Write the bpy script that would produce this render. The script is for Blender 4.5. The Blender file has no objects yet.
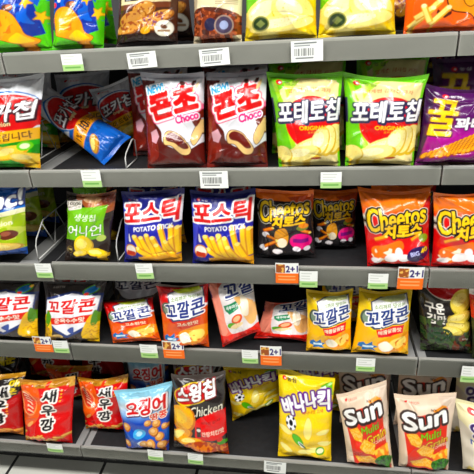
import bpy, math, random
import numpy as np
from mathutils import Matrix, Vector
C = bpy.context.scene.collection
SC = bpy.context.scene

# ------------------------------------------------------------------ camera model
F = 500.0
D0 = 1.04                                     # metres from the lens to the shelf fronts
CZ = 1.30                                     # lens height above the floor
_vx = np.array([3497, 31, -F]); _vx /= np.linalg.norm(_vx)
_vd = np.array([62, 1078, F]); _vd -= _vd.dot(_vx) * _vx; _vd /= np.linalg.norm(_vd)
_vy = np.cross(_vx, _vd)
ROT = np.array([_vx, _vy, -_vd])
CAM = np.array([0, -D0, CZ])
def ray(px, py):
    return ROT @ np.array([px - 237, py - 237, F])
def at(px, py, Y=0.0):
    r = ray(px, py); return CAM + r * ((D0 + Y) / r[1])
def project(p):
    c = ROT.T @ (np.asarray(p) - CAM); return 237 + F * c[0] / c[2], 237 + F * c[1] / c[2]

cam = bpy.data.cameras.new('camera'); cam.sensor_width = 36; cam.lens = 36 * F / 474
cam.clip_start = 0.02
co = bpy.data.objects.new('camera', cam); C.objects.link(co); SC.camera = co
M = np.eye(4); M[:3, 0] = ROT[:, 0]; M[:3, 1] = -ROT[:, 1]; M[:3, 2] = -ROT[:, 2]; M[:3, 3] = CAM
co.matrix_world = Matrix(M.tolist())

# ------------------------------------------------------------------ printed artwork, rastered to numbers
def lin(c):
    c = np.asarray(c, float) / 255.0
    return np.where(c <= 0.04045, c / 12.92, ((c + 0.055) / 1.055) ** 2.4)

_txt = {}
def text_tris(s):
    if s not in _txt:
        c = bpy.data.curves.new('lettering', 'FONT'); c.body = s; c.resolution_u = 3
        o = bpy.data.objects.new('lettering', c); C.objects.link(o)
        dg = bpy.context.evaluated_depsgraph_get()
        ev = o.evaluated_get(dg); m = ev.to_mesh(); m.calc_loop_triangles()
        v = np.array([(p.co.x, p.co.y) for p in m.vertices])
        t = np.array([tuple(k.vertices) for k in m.loop_triangles])
        ev.to_mesh_clear(); bpy.data.objects.remove(o); bpy.data.curves.remove(c)
        lo, hi = v.min(0), v.max(0)
        _txt[s] = ((v - lo) / np.maximum(hi - lo, 1e-6))[t]
    return _txt[s]

def dilate(m, r):
    r = float(r)
    if r < 0.5: return m
    H, W = m.shape; out = np.zeros_like(m); R = int(r)
    for dy in range(-R, R + 1):
        w = int(math.sqrt(max(r * r - dy * dy, 0)))
        a = np.zeros((H, W + 2 * w + 1), int); a[:, w + 1:w + 1 + W] = m
        # horizontal dilation through a running sum
        cs = np.cumsum(np.pad(m.astype(int), ((0, 0), (w + 1, w))), 1)
        d = (cs[:, 2 * w + 1:] - cs[:, :-(2 * w + 1)]) > 0
        d = d[:, :W]
        if dy >= 0: out[dy:] |= d[:H - dy] if dy else d
        else: out[:dy] |= d[-dy:]
    return out

class Art:
    NX = 132; SS = 3
    def __init__(s, aspect, bg, seed=1):
        s.W = s.NX * s.SS; s.H = int(s.NX * aspect) * s.SS
        s.c = np.empty((s.H, s.W, 3)); s.c[:] = bg
        s.rng = np.random.RandomState(seed)
        yy, xx = np.mgrid[0:s.H, 0:s.W]
        s.xx = (xx + .5); s.yy = (yy + .5)
    def put(s, m, col, a=1.0):
        s.c[m] = s.c[m] * (1 - a) + np.asarray(col, float) * a
    def mpoly(s, pts):
        p = np.array(pts, float) * (s.W, s.H); m = np.zeros((s.H, s.W), bool)
        for i in range(len(p)):
            (x0, y0), (x1, y1) = p[i], p[(i + 1) % len(p)]
            if y0 == y1: continue
            r = (s.yy >= min(y0, y1)) & (s.yy < max(y0, y1))
            m ^= r & (s.xx < x0 + (s.yy - y0) * (x1 - x0) / (y1 - y0))
        return m
    def poly(s, pts, col, out=None, ow=0):
        m = s.mpoly(pts)
        if out is not None: s.put(dilate(m, ow * s.W), out)
        s.put(m, col)
    def smooth(s, pts, n=6):                   # closed Catmull-Rom through the points
        p = np.array(pts, float); k = len(p); o = []
        for i in range(k):
            a, b, c, d = p[i - 1], p[i], p[(i + 1) % k], p[(i + 2) % k]
            for j in range(n):
                t = j / n
                o.append(.5 * (2 * b + (c - a) * t + (2 * a - 5 * b + 4 * c - d) * t * t + (3 * b - a - 3 * c + d) * t ** 3))
        return o
    def blob(s, pts, col, out=None, ow=0): s.poly(s.smooth(pts), col, out, ow)
    def mell(s, cx, cy, rx, ry, rot=0):        # rx, ry in widths
        x = s.xx / s.W - cx; y = s.yy / s.W - cy * s.H / s.W; a = math.radians(rot); ca, sa = math.cos(a), math.sin(a)
        return ((x * ca + y * sa) / rx) ** 2 + ((-x * sa + y * ca) / ry) ** 2 <= 1
    def ell(s, cx, cy, rx, ry, col, rot=0, out=None, ow=0):
        m = s.mell(cx, cy, rx, ry, rot)
        if out is not None: s.put(s.mell(cx, cy, rx + ow, ry + ow, rot), out)
        s.put(m, col)
    def rect(s, x0, y0, x1, y1, col): s.poly([(x0, y0), (x1, y0), (x1, y1), (x0, y1)], col)
    def grad(s, stops, m=None):                # printed colour ramp down the bag
        y = s.yy[:, 0] / s.H; ys = [a for a, _ in stops]
        g = np.stack([np.interp(y, ys, [c[k] for _, c in stops]) for k in range(3)], 1)[:, None, :] + np.zeros((1, s.W, 1))
        if m is None: s.c[:] = g
        else: s.c[m] = g[m]
    def mottle(s, m, col, dens=.5, sc=.03):    # food texture: irregular flecks of a second colour
        k = max(2, int(sc * s.W)); g = s.rng.rand(s.H // k + 3, s.W // k + 3)
        y = s.yy / k; x = s.xx / k; iy = y.astype(int); ix = x.astype(int); fy = y - iy; fx = x - ix
        n = (g[iy, ix] * (1 - fx) + g[iy, ix + 1] * fx) * (1 - fy) + (g[iy + 1, ix] * (1 - fx) + g[iy + 1, ix + 1] * fx) * fy
        s.put(m & (n < dens), col)
    def chip(s, cx, cy, rx, ry, rot, c0=(240, 205, 105), c1=(214, 160, 60), c2=(250, 228, 150)):
        s.ell(cx, cy, rx, ry, c1, rot)
        m = s.mell(cx - rx * .07, cy - ry * .08, rx * .93, ry * .9, rot); s.put(m, c0)
        s.put(s.mell(cx - rx * .2, cy - ry * .15, rx * .6, ry * .5, rot), c2)
        s.mottle(m, c1, .16, .012)
    def stick(s, x0, y0, x1, y1, w, c0=(245, 200, 80), c1=(205, 140, 40), c2=(252, 226, 140)):
        k = s.W / s.H; dx, dy = x1 - x0, (y1 - y0) / k; L = math.hypot(dx, dy); nx, ny = -dy / L * w / 2, dx / L * w / 2 * k
        s.poly([(x0 + nx, y0 + ny), (x1 + nx, y1 + ny), (x1 - nx, y1 - ny), (x0 - nx, y0 - ny)], c0, c1, .008)
        f = .45
        s.poly([(x0 + nx, y0 + ny), (x1 + nx, y1 + ny), (x1 + nx * (1 - f), y1 + ny * (1 - f)), (x0 + nx * (1 - f), y0 + ny * (1 - f))], c1)
        s.ell(x1, y1, w / 2, w / 2.6, c2)
    def mtext(s, t, cx, cy, w, h, rot=0, shear=0, arc=0, fan=0):   # w, h in bag width / bag height
        q = text_tris(t) - .5
        x = q[..., 0] * w * s.W; y = -q[..., 1] * h * s.H
        y = y * (1 + fan * q[..., 0])
        x = x - shear * y
        y = y + arc * s.H * 4 * (q[..., 0] ** 2 - .0)
        a = math.radians(rot); X = cx * s.W + x * math.cos(a) - y * math.sin(a); Y = cy * s.H + x * math.sin(a) + y * math.cos(a)
        m = np.zeros((s.H, s.W), bool)
        for tx, ty in zip(X, Y):
            x0, x1 = max(int(tx.min()), 0), min(int(tx.max()) + 2, s.W); y0, y1 = max(int(ty.min()), 0), min(int(ty.max()) + 2, s.H)
            if x0 >= x1 or y0 >= y1: continue
            gx = s.xx[y0:y1, x0:x1]; gy = s.yy[y0:y1, x0:x1]
            e = [(tx[(i + 1) % 3] - tx[i]) * (gy - ty[i]) - (ty[(i + 1) % 3] - ty[i]) * (gx - tx[i]) for i in range(3)]
            m[y0:y1, x0:x1] |= ((e[0] >= 0) & (e[1] >= 0) & (e[2] >= 0)) | ((e[0] <= 0) & (e[1] <= 0) & (e[2] <= 0))
        return m
    def text(s, t, cx, cy, w, h, col, bold=0, outs=(), rot=0, shear=0, arc=0, fan=0, drop=None):
        m = s.mtext(t, cx, cy, w, h, rot, shear, arc, fan)
        m = dilate(m, bold * .55 * s.W)
        if drop:
            k = dilate(m, drop[1] * .75 * s.W); dx, dy = int(drop[2] * s.W), int(drop[3] * s.W)
            s.put(np.roll(np.roll(k, dx, 1), dy, 0), drop[0])
        for c, r in sorted(outs, key=lambda k: -k[1]): s.put(dilate(m, max(r - .45 * bold, .3 * r) * .75 * s.W), c)
        s.put(m, col)
        return m
    def logo(s, x, y, col=(60, 60, 60), dot=(205, 30, 40), sc=1.0):      # red seed badge and small maker's name
        s.ell(x, y, .035 * sc, .03 * sc, dot); s.ell(x + .008 * sc, y + .002, .013 * sc, .012 * sc, (250, 240, 235), 30)
        s.text('농심', x + .125 * sc, y + .002, .13 * sc, .036 * sc, col, .004)
    def swirl(s, x, y, col, dot, sc=1.0):                               # small curl and maker's name
        s.ell(x, y, .026 * sc, .02 * sc, dot, -30); s.ell(x + .02 * sc, y - .008, .02 * sc, .012 * sc, dot, -50)
        s.text('ORION', x + .15 * sc, y + .001, .2 * sc, .026 * sc, col, .003)
    def done(s):
        n = s.SS; a = s.c.reshape(s.H // n, n, s.W // n, n, 3)
        L = lin(a).mean((1, 3)); g = L @ np.array([.2126, .7152, .0722])     # inks a little purer than the guessed swatches
        return np.clip(g[..., None] + (L - g[..., None]) * 1.22, .004, .95)             # rows run top to bottom
# ------------------------------------------------------------------ one function per kind of bag
def art_potato():
    a = Art(1.32, (128, 200, 48), 2)
    a.poly([(.12, .2), (.45, .03), (.98, .1), (.98, 1), (.3, 1), (.16, .6)], (236, 222, 166))
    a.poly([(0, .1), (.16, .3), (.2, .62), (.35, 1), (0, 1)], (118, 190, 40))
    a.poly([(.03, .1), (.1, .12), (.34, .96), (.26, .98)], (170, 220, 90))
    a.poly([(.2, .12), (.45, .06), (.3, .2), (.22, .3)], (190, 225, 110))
    a.ell(.58, .56, .42, .40, (208, 26, 38))
    a.text('얇게썬 감자칩 과자', .56, .18, .62, .05, (190, 70, 40), .003, arc=.03)
    a.chip(.52, .86, .34, .15, -22, (238, 222, 150), (214, 184, 96), (248, 240, 190))
    a.chip(.93, .76, .14, .24, 12, (238, 222, 150), (200, 170, 80), (248, 238, 190))
    a.chip(.82, .77, .14, .24, 16, (240, 226, 156), (205, 172, 84), (250, 242, 196))
    a.chip(.70, .79, .14, .25, 24, (242, 230, 165), (212, 182, 92), (250, 242, 200))
    a.chip(.40, .92, .32, .13, -12, (240, 226, 152), (212, 180, 90), (250, 240, 190))
    a.chip(.1, .92, .14, .12, 40, (240, 226, 152), (212, 180, 90))
    a.ell(.62, .97, .09, .02, (150, 60, 30))
    a.text('포테토칩', .53, .43, .93, .24, (255, 255, 255), .014, [((44, 40, 70), .036)], shear=.14, rot=-3, drop=((44, 40, 70), .036, .012, .016))
    a.text('ORIGINAL', .6, .615, .44, .045, (250, 205, 60), .006)
    a.text('오리지널', .6, .665, .18, .026, (250, 205, 60), .003)
    a.logo(.14, .105, sc=1.3)
    a.rect(0, 0, 1, .05, (120, 190, 45))
    return a.done()

def art_choco_cone():
    a = Art(1.34, (226, 226, 230), 3)
    a.blob([(0, 0), (.26, -.02), (.2, .12), (.1, .3), (.14, .5), (.3, .64), (.34, .75), (.5, .82), (.75, .86), (1.05, .78), (1.05, 1.05), (-.05, 1.05), (-.05, .1)], (84, 26, 22))
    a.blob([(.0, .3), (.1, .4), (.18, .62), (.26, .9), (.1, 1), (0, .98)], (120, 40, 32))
    a.blob([(.36, .7), (.44, .64), (.64, .68), (.8, .82), (.78, .9), (.66, .9), (.5, .8), (.38, .78)], (232, 196, 140), (70, 20, 16), .012)
    a.blob([(.4, .68), (.5, .65), (.66, .7), (.78, .82), (.7, .84), (.56, .77), (.42, .74)], (96, 30, 24))
    a.blob([(.82, .72), (.9, .6), (1.0, .52), (1.0, .66), (.93, .76), (.86, .8)], (228, 196, 140), (70, 20, 16), .01)
    a.blob([(.84, .5), (.9, .42), (1., .4), (1, .5), (.9, .6)], (100, 34, 26))
    a.poly([(.08, .66), (.2, .62), (.26, .7), (.2, .78), (.1, .76)], (220, 170, 180))
    a.text('콘', .32, .36, .38, .26, (214, 32, 40), .05, [((250, 240, 240), .062), ((226, 110, 140), .085)], rot=-14)
    a.text('초', .72, .28, .36, .26, (214, 32, 40), .05, [((250, 240, 240), .062), ((226, 110, 140), .085)], rot=-12)
    a.text('Choco', .76, .49, .38, .085, (224, 50, 120), .016, [((252, 236, 244), .026)], rot=-12)
    a.text('NEW!', .22, .175, .3, .085, (60, 160, 205), .014, [((250, 250, 250), .032), ((80, 60, 60), .038)], rot=-14)
    a.ell(.68, .11, .05, .035, (70, 40, 36), 20); a.ell(.9, .16, .03, .08, (232, 200, 150), 30); a.ell(.86, .11, .03, .05, (70, 40, 36), 30)
    a.rect(0, 0, 1, .07, (176, 176, 184)); a.rect(0, .07, 1, .085, (210, 210, 216))
    a.text('LOTTE', .6, .045, .14, .02, (60, 60, 70), .003)
    return a.done()

def _poka(seed, oval, low, band, flavour):
    a = Art(1.32, (226, 228, 232), seed)
    a.rect(0, .6, 1, 1, low)
    a.mottle(a.mpoly([(0, .62), (1, .6), (1, 1), (0, 1)]), tuple(int(c * .82) for c in low), .4, .09)
    a.ell(.52, .43, .56, .35, (40, 110, 180)); a.ell(.545, .44, .54, .335, (236, 236, 240)); a.ell(.55, .45, .52, .32, oval)
    a.text('포카칩', .52, .42, .88, .2, (250, 250, 250), .012, [((60, 20, 30), .028)], rot=-5, shear=.12, drop=((60, 20, 30), .03, .014, .02))
    a.text(flavour, .52, .545, .3, .05, (250, 236, 180), .006, rot=-4)
    a.poly([(0, .66), (1, .6), (1, .73), (0, .80)], band)
    a.text('1% 더 드립니다', .5, .7, .9, .085, (60, 30, 20), .008, rot=-5)
    a.swirl(.2, .11, (200, 40, 50), (210, 30, 50))
    return a
def art_poka_onion():
    a = _poka(4, (196, 24, 40), (70, 165, 50), (232, 178, 60), 'Onion')
    a.chip(.3, .9, .3, .1, -20); a.chip(.62, .88, .3, .11, -12); a.chip(.85, .94, .24, .09, 10)
    a.ell(.86, .8, .1, .07, (120, 190, 70)); a.ell(.86, .8, .06, .04, (220, 236, 190)); return a.done()
def art_poka_plain():
    a = _poka(5, (190, 24, 40), (176, 148, 74), (236, 180, 60), 'Original')
    a.chip(.3, .9, .3, .1, -20); a.chip(.62, .9, .3, .11, -12); return a.done()
def art_poka_blue():
    a = _poka(6, (200, 34, 44), (28, 96, 180), (236, 160, 60), 'Original')
    a.text('10', .5, .7, .2, .09, (40, 20, 20), .016, rot=-5)
    a.rect(0, .84, 1, 1, (30, 90, 170)); a.chip(.25, .9, .22, .08, -20, (200, 150, 80), (150, 100, 50)); return a.done()

def art_honey_twist():
    a = Art(1.22, (70, 20, 78), 7)
    a.grad([(0, (66, 22, 74)), (.45, (86, 22, 92)), (.68, (166, 32, 136)), (.85, (150, 30, 120)), (1, (100, 20, 90))])
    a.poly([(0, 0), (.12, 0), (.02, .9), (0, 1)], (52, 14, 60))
    a.logo(.24, .13, (236, 230, 236), (225, 40, 50), 1.1)
    a.text('꿀', .22, .42, .36, .46, (250, 208, 40), .026, [((90, 30, 60), .045)], rot=4, shear=.05)
    a.text('꽈배기', .68, .5, .56, .15, (250, 248, 250), .016, [((70, 16, 80), .03)])
    a.ell(.83, .28, .15, .11, (226, 150, 50)); a.rect(.7, .27, .97, .31, (190, 40, 40)); a.rect(.72, .31, .95, .34, (90, 150, 50)); a.ell(.83, .36, .13, .04, (220, 150, 60))
    for k in range(6):
        y0 = .93 - k * .012; x0 = .06 + k * .1; x1 = x0 + .6; y1 = y0 - .26
        for j in range(11):
            t = j / 10; a.ell(x0 + (x1 - x0) * t, y0 + (y1 - y0) * t, .07, .04, (150, 72, 24), -58); a.ell(x0 + (x1 - x0) * t - .004, y0 + (y1 - y0) * t - .006, .056, .026, (236, 164, 74), -58)
    return a.done()

def art_princess():
    a = Art(1.4, (28, 84, 160), 8)
    a.rect(0, .42, 1, 1, (160, 185, 60)); a.mottle(a.mpoly([(0, .44), (1, .44), (1, .8), (0, .8)]), (196, 206, 110), .5, .12)
    a.poly([(0, .4), (1, .34), (1, .42), (0, .5)], (230, 226, 190)); a.poly([(0, .36), (1, .28), (1, .35), (0, .44)], (40, 100, 176))
    a.text('Princ!', .52, .22, .92, .24, (250, 250, 250), .026, [((20, 40, 110), .05)], rot=-8, shear=.12)
    a.text('Onion', .66, .55, .4, .07, (240, 240, 210), .008, rot=-6)
    a.ell(.78, .72, .16, .1, (96, 46, 34)); a.ell(.75, .7, .08, .05, (150, 90, 70)); a.ell(.52, .7, .16, .08, (110, 150, 40), 20)
    a.chip(.3, .87, .3, .1, -10, (232, 190, 90), (190, 140, 50)); a.chip(.7, .9, .3, .1, 8, (226, 196, 120), (180, 140, 70)); a.rect(0, .96, 1, 1, (24, 70, 140))
    return a.done()

def art_onion_crisp():
    a = Art(1.4, (40, 30, 26), 9)
    a.blob([(.2, .02), (.6, -.02), (1.05, 0), (1.0, .3), (.6, .3), (.4, .2)], (150, 84, 54)); a.mottle(a.mpoly([(.3, 0), (1, 0), (1, .28), (.35, .28)]), (196, 140, 100), .4, .12)
    a.blob([(.72, .02), (1, .02), (1, .16), (.8, .18)], (110, 50, 34)); a.ell(.55, .1, .18, .08, (206, 160, 120), 10)
    a.poly([(-.02, .25), (.9, .2), (.86, .45), (.9, .7), (0, .72), (.06, .5)], (126, 186, 50))
    a.poly([(0, .14), (.34, .1), (.34, .25), (.04, .28)], (226, 220, 210)); a.text('100%', .18, .165, .26, .05, (60, 50, 40), .006, rot=-4); a.text('국산감자', .18, .225, .26, .04, (60, 50, 40), .004, rot=-4)
    a.text('생생칩', .46, .38, .48, .1, (248, 250, 240), .0); a.text('어니언', .46, .57, .74, .16, (250, 252, 244), .003, [((90, 150, 30), .022)])
    a.ell(.84, .7, .09, .07, (190, 210, 120))
    a.chip(.47, .8, .22, .22, 10, (240, 212, 96), (206, 166, 50), (248, 230, 140)); a.chip(.78, .93, .24, .09, 14, (238, 208, 96), (200, 160, 50)); a.chip(.4, .93, .17, .08, -10, (242, 216, 110), (204, 164, 54))
    a.ell(.12, .88, .09, .08, (120, 100, 60)); a.ell(.12, .88, .075, .066, (46, 36, 28)); a.rect(.06, .86, .18, .89, (190, 170, 110))
    return a.done()

def art_potato_stick():
    a = Art(1.18, (30, 32, 132), 10)
    a.grad([(0, (20, 24, 92)), (.5, (34, 36, 150)), (.8, (30, 34, 150)), (1, (20, 22, 100))])
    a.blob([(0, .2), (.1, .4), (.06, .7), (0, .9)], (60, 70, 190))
    for x0, y0, x1, y1 in [(.45, .95, .22, .64), (.55, .96, .34, .66), (.62, .97, .45, .62), (.98, .93, .96, .55), (.9, .95, .86, .52), (.82, .96, .68, .5), (.72, .98, .56, .66), (.6, 1., .28, .82), (.8, .99, .62, .78), (.92, .99, .78, .74)]:
        a.stick(x0, y0, x1, y1, .085)
    a.rect(.3, .95, 1, 1, (220, 160, 50))
    a.ell(.14, .86, .13, .11, (190, 120, 50)); a.ell(.14, .86, .11, .09, (236, 226, 210)); a.rect(.05, .87, .24, .94, (176, 60, 40))
    a.blob([(.1, .72), (.11, .6), (.15, .72)], (236, 232, 236))
    a.text('포스틱', .5, .3, .95, .3, (206, 30, 44), .03, [((250, 250, 250), .052)], shear=.05, rot=-3)
    a.text('POTATO STICK', .56, .52, .68, .066, (250, 250, 250), .008, rot=-3)
    a.logo(.12, .12, (230, 230, 240), (220, 40, 50), .8)
    return a.done()

def _cheese(a, y0):
    a.text('Cheetos', .49, y0, .92, .27, (250, 206, 36), .016, [((24, 20, 20), .046), ((246, 240, 220), .056)], rot=-9, shear=.14, fan=-.3)
    a.text('치토스', .58, y0 + .17, .6, .16, (250, 196, 40), .022, [((24, 20, 20), .045)], rot=-5, shear=.25)
def art_cheese_black():
    a = Art(1.22, (30, 27, 28), 11)
    a.poly([(0, 0), (1, 0), (1, .12), (.5, .17), (0, .14)], (236, 124, 44)); a.poly([(.55, .1), (1, .06), (1, .3), (.85, .3)], (190, 80, 30))
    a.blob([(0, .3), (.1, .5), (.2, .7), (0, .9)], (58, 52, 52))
    _cheese(a, .28)
    for x0, y0, x1, y1 in [(.1, .62, .28, .56), (.8, .6, .95, .66)]: a.stick(x0, y0, x1, y1, .05, (236, 140, 40), (180, 80, 20))
    a.ell(.82, .56, .11, .06, (120, 130, 60), -10); a.ell(.84, .53, .09, .05, (226, 140, 60))
    a.ell(.78, .78, .2, .15, (214, 50, 120)); a.rect(.64, .74, .92, .8, (120, 30, 110)); a.ell(.7, .9, .07, .05, (240, 236, 240)); a.ell(.88, .9, .06, .045, (240, 236, 240))
    a.blob([(.34, .6), (.5, .56), (.56, .68), (.52, .84), (.36, .86), (.3, .74)], (214, 150, 60)); a.ell(.44, .8, .09, .09, (240, 228, 200)); a.ell(.14, .68, .07, .055, (244, 240, 240)); a.ell(.1, .9, .08, .05, (244, 240, 240)); a.ell(.36, .94, .09, .05, (238, 232, 232))
    a.stick(.12, .88, .34, .78, .05, (226, 140, 50), (150, 70, 20)); a.stick(.16, .7, .34, .76, .05, (226, 140, 50), (150, 70, 20))
    return a.done()
def art_cheese_red():
    a = Art(1.2, (206, 22, 34), 12)
    a.grad([(0, (238, 128, 48)), (.24, (238, 124, 46)), (.36, (220, 60, 36)), (.45, (204, 20, 34)), (1, (206, 22, 36))])
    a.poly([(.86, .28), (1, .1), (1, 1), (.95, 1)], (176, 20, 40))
    _cheese(a, .37)
    a.stick(.12, .68, .3, .62, .05, (244, 170, 50), (200, 100, 20)); a.stick(.7, .66, .84, .6, .045, (240, 160, 60), (190, 90, 30))
    a.ell(.9, .64, .08, .06, (120, 140, 60))
    a.blob([(.08, .78), (.3, .72), (.52, .66), (.56, .76), (.44, .84), (.4, .96), (.16, .97), (.06, .9)], (232, 120, 40)); a.mottle(a.mell(.26, .86, .22, .12), (250, 236, 210), .4, .06)
    a.ell(.36, .9, .12, .08, (246, 240, 240), -20); a.ell(.56, .9, .1, .07, (246, 242, 242)); a.ell(.48, .82, .06, .08, (246, 242, 242)); a.ell(.12, .95, .08, .05, (246, 240, 240))
    a.ell(.8, .86, .2, .14, (40, 24, 76), -18); a.text('BIG', .74, .84, .14, .06, (200, 200, 250), .008, rot=-14); a.text('40', .9, .8, .12, .07, (250, 210, 60), .01, rot=-14)
    return a.done()

def _kkokkal(a, col, y, rot=-6, w=.84, h=.22, cx=.54, x=(250, 250, 250)):
    a.text('꼬깔콘', cx, y, w, h, col, .02, [(x, .04)], rot=rot, shear=.06)
def art_corn_grey():
    a = Art(1.2, (58, 52, 50), 13)
    a.poly([(.02, .3), (.5, .16), (1, .24), (.98, .72), (.5, .98), (.05, .72)], (40, 56, 110)); a.poly([(.03, .34), (.5, .2), (.98, .28), (.96, .68), (.5, .92), (.06, .68)], (236, 236, 240))
    _kkokkal(a, (204, 30, 44), .42, -4, .86, .22, .5)
    a.poly([(.12, .63), (.92, .56), (.9, .68), (.14, .74)], (206, 60, 50)); a.text('군옥수수맛', .52, .65, .56, .075, (252, 236, 220), .008, rot=-4)
    a.blob([(.5, .82), (.62, .76), (.6, .9)], (60, 80, 150))
    for cx in (.06, .92):
        a.blob([(cx - .14, .98), (cx - .12, .75), (cx, .56), (cx + .12, .75), (cx + .12, 1)], (232, 190, 40)); a.blob([(cx - .02, .72), (cx + .02, .5), (cx + .1, .62), (cx + .04, .78)], (90, 140, 40)); a.mottle(a.mell(cx, .86, .1, .17), (200, 150, 30), .4, .03)
    a.ell(.3, .95, .12, .05, (222, 190, 130))
    a.text('LOTTE', .26, .1, .18, .03, (210, 200, 190), .004); a.ell(.82, .16, .13, .09, (90, 160, 60), -20); a.ell(.82, .16, .1, .065, (60, 130, 200), -20); a.ell(.76, .22, .04, .03, (230, 70, 50)); a.ell(.92, .12, .03, .03, (240, 190, 60))
    return a.done()
def _cornbag(seed, base, base2, panel, tcol, ribbon, rtext, food):
    a = Art(1.28, base, seed)
    a.blob([(-.05, .5), (.3, .62), (.7, .6), (1.05, .4), (1.05, 1.05), (-.05, 1.05)], base2)
    a.poly([(.2, .16), (.4, .08), (.92, .06), (.98, .3), (.9, .52), (.3, .6), (.12, .5), (.22, .3)], (60, 66, 90)); a.poly([(.23, .17), (.42, .1), (.9, .08), (.95, .3), (.87, .5), (.32, .57), (.16, .48), (.25, .3)], panel)
    a.poly([(.34, .12), (.5, .07), (.86, .07), (.9, .13), (.6, .16)], (200, 206, 150))
    a.text('소리까지 맛있는', .58, .225, .6, .075, (110, 140, 50), .006, rot=-6)
    a.ell(.16, .42, .13, .16, (70, 84, 70), 10); a.ell(.16, .42, .09, .12, (130, 150, 130), 10)
    _kkokkal(a, tcol, .4, -9, .84, .24, .55)
    a.poly([(.34, .6), (.9, .54), (.88, .66), (.95, .7), (.4, .72)], ribbon); a.text(rtext, .62, .63, .46, .06, (250, 230, 200), .007, rot=-5)
    a.blob([(.4, .8), (.7, .7), (1, .68), (1, .86), (.8, .98), (.5, .96)], food); a.blob([(.62, .8), (.9, .74), (.96, .84), (.76, .92)], (250, 216, 130)); a.blob([(.42, .84), (.56, .78), (.7, .9), (.5, .95)], (250, 240, 220)); a.mottle(a.mell(.78, .86, .2, .1), (206, 120, 40), .25, .04)
    a.poly([(.06, .86), (.14, .82), (.2, .86), (.3, .8), (.32, .87), (.42, .88), (.34, .93), (.4, .98), (.26, .96), (.14, .99), (.14, .93), (.05, .92)], (30, 110, 170)); a.rect(.14, .88, .34, .92, (220, 240, 250))
    return a
def art_corn_yellow():
    return _cornbag(14, (240, 206, 44), (238, 186, 36), (238, 238, 236), (34, 56, 120), (214, 50, 56), '매콤달콤맛', (238, 160, 60)).done()
def art_corn_red():
    a = _cornbag(15, (196, 44, 30), (214, 96, 40), (238, 238, 236), (34, 50, 120), (206, 70, 36), '고소한맛', (236, 150, 60)); a.poly([(.3, .08), (.8, .03), (.9, .1), (.5, .14)], (190, 200, 60)); a.rect(0, 0, 1, .05, (70, 50, 40)); return a.done()
def art_corn_salmon():
    a = Art(1.28, (232, 116, 96), 16)
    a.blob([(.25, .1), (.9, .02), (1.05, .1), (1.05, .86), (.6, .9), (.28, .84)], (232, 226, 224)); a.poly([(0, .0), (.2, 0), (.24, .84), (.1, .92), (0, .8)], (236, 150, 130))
    a.text('꼬깔', .68, .16, .66, .26, (40, 52, 110), .026, [((250, 250, 250), .046)], rot=-8, shear=.06, drop=((40, 52, 110), .03, .01, .02))
    a.rect(.8, .02, 1, .04, (60, 70, 120)); a.poly([(.26, .42), (.66, .36), (.62, .5), (.38, .56), (.28, .5)], (40, 130, 90)); a.text('새우마요', .47, .45, .32, .055, (240, 246, 240), .006, rot=-6)
    a.blob([(.56, .3), (.9, .4), (1, .5), (.98, .8), (.8, .82), (.66, .5)], (236, 186, 130)); a.blob([(.7, .3), (.86, .42), (.82, .66), (.7, .6)], (250, 236, 214))
    a.ell(.54, .66, .15, .1, (214, 90, 50), -20); a.ell(.54, .65, .1, .055, (246, 190, 150), -20); a.ell(.4, .76, .14, .07, (100, 160, 60), 12); a.ell(.5, .77, .18, .05, (236, 214, 170), -10)
    a.rect(0, .9, 1, 1, (216, 40, 46)); a.blob([(0, .86), (.3, .92), (.7, .94), (1, .88), (1, 1), (0, 1)], (222, 60, 54))
    return a.done()
def art_corn_dark():
    a = Art(1.2, (52, 50, 52), 17); a.blob([(.2, .1), (.9, .06), (1, .4), (.5, .6), (.1, .4)], (206, 208, 212)); _kkokkal(a, (34, 40, 70), .24, -6, .9, .24, .54); return a.done()

def art_seaweed():
    a = Art(1.35, (40, 36, 30), 18)
    a.rect(0, 0, 1, .16, (206, 200, 150)); a.ell(.56, .13, .46, .3, (226, 222, 200)); a.ell(.54, .13, .44, .28, (184, 28, 36)); a.text('포카칩', .54, .1, .74, .13, (250, 246, 240), .016, [((70, 20, 20), .03)]); a.text('Original', .56, .2, .22, .03, (240, 220, 200), .004)
    a.poly([(.03, .36), (.5, .38), (.62, .5), (.55, .64), (.05, .68)], (26, 22, 20)); a.text('구운', .26, .45, .34, .12, (240, 236, 226), .012); a.text('김맛', .28, .59, .34, .12, (240, 236, 226), .012); a.ell(.54, .56, .06, .05, (150, 120, 60))
    a.mottle(a.mpoly([(0, .6), (1, .55), (1, 1), (0, 1)]), (60, 76, 44), .5, .05); a.mottle(a.mpoly([(.4, .75), (1, .7), (1, 1), (.5, 1)]), (96, 50, 36), .45, .06)
    a.chip(.82, .38, .26, .2, -20, (222, 200, 110), (170, 150, 60), (234, 218, 140)); a.chip(.76, .58, .28, .11, -6, (228, 206, 114), (160, 140, 60)); a.chip(.74, .68, .28, .1, 6, (230, 208, 116), (164, 140, 60)); a.chip(.6, .74, .22, .08, 10, (234, 214, 124), (166, 146, 66))
    a.mottle(a.mell(.3, .8, .3, .14), (36, 60, 36), .6, .03); a.text('60g', .86, .86, .12, .03, (220, 214, 200), .004)
    return a.done()
def art_red_white():
    a = Art(1.3, (190, 34, 40), 19); a.rect(0, 0, 1, .1, (226, 220, 214)); a.text('포카칩', .5, .2, .9, .18, (250, 250, 250), .02, [((70, 20, 20), .03)]); a.rect(0, .45, 1, 1, (56, 60, 40)); a.text('맛있는', .4, .6, .5, .07, (226, 226, 210), .008); a.text('감자칩', .36, .72, .4, .07, (226, 226, 210), .008); a.chip(.75, .85, .25, .14, 10); return a.done()

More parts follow.
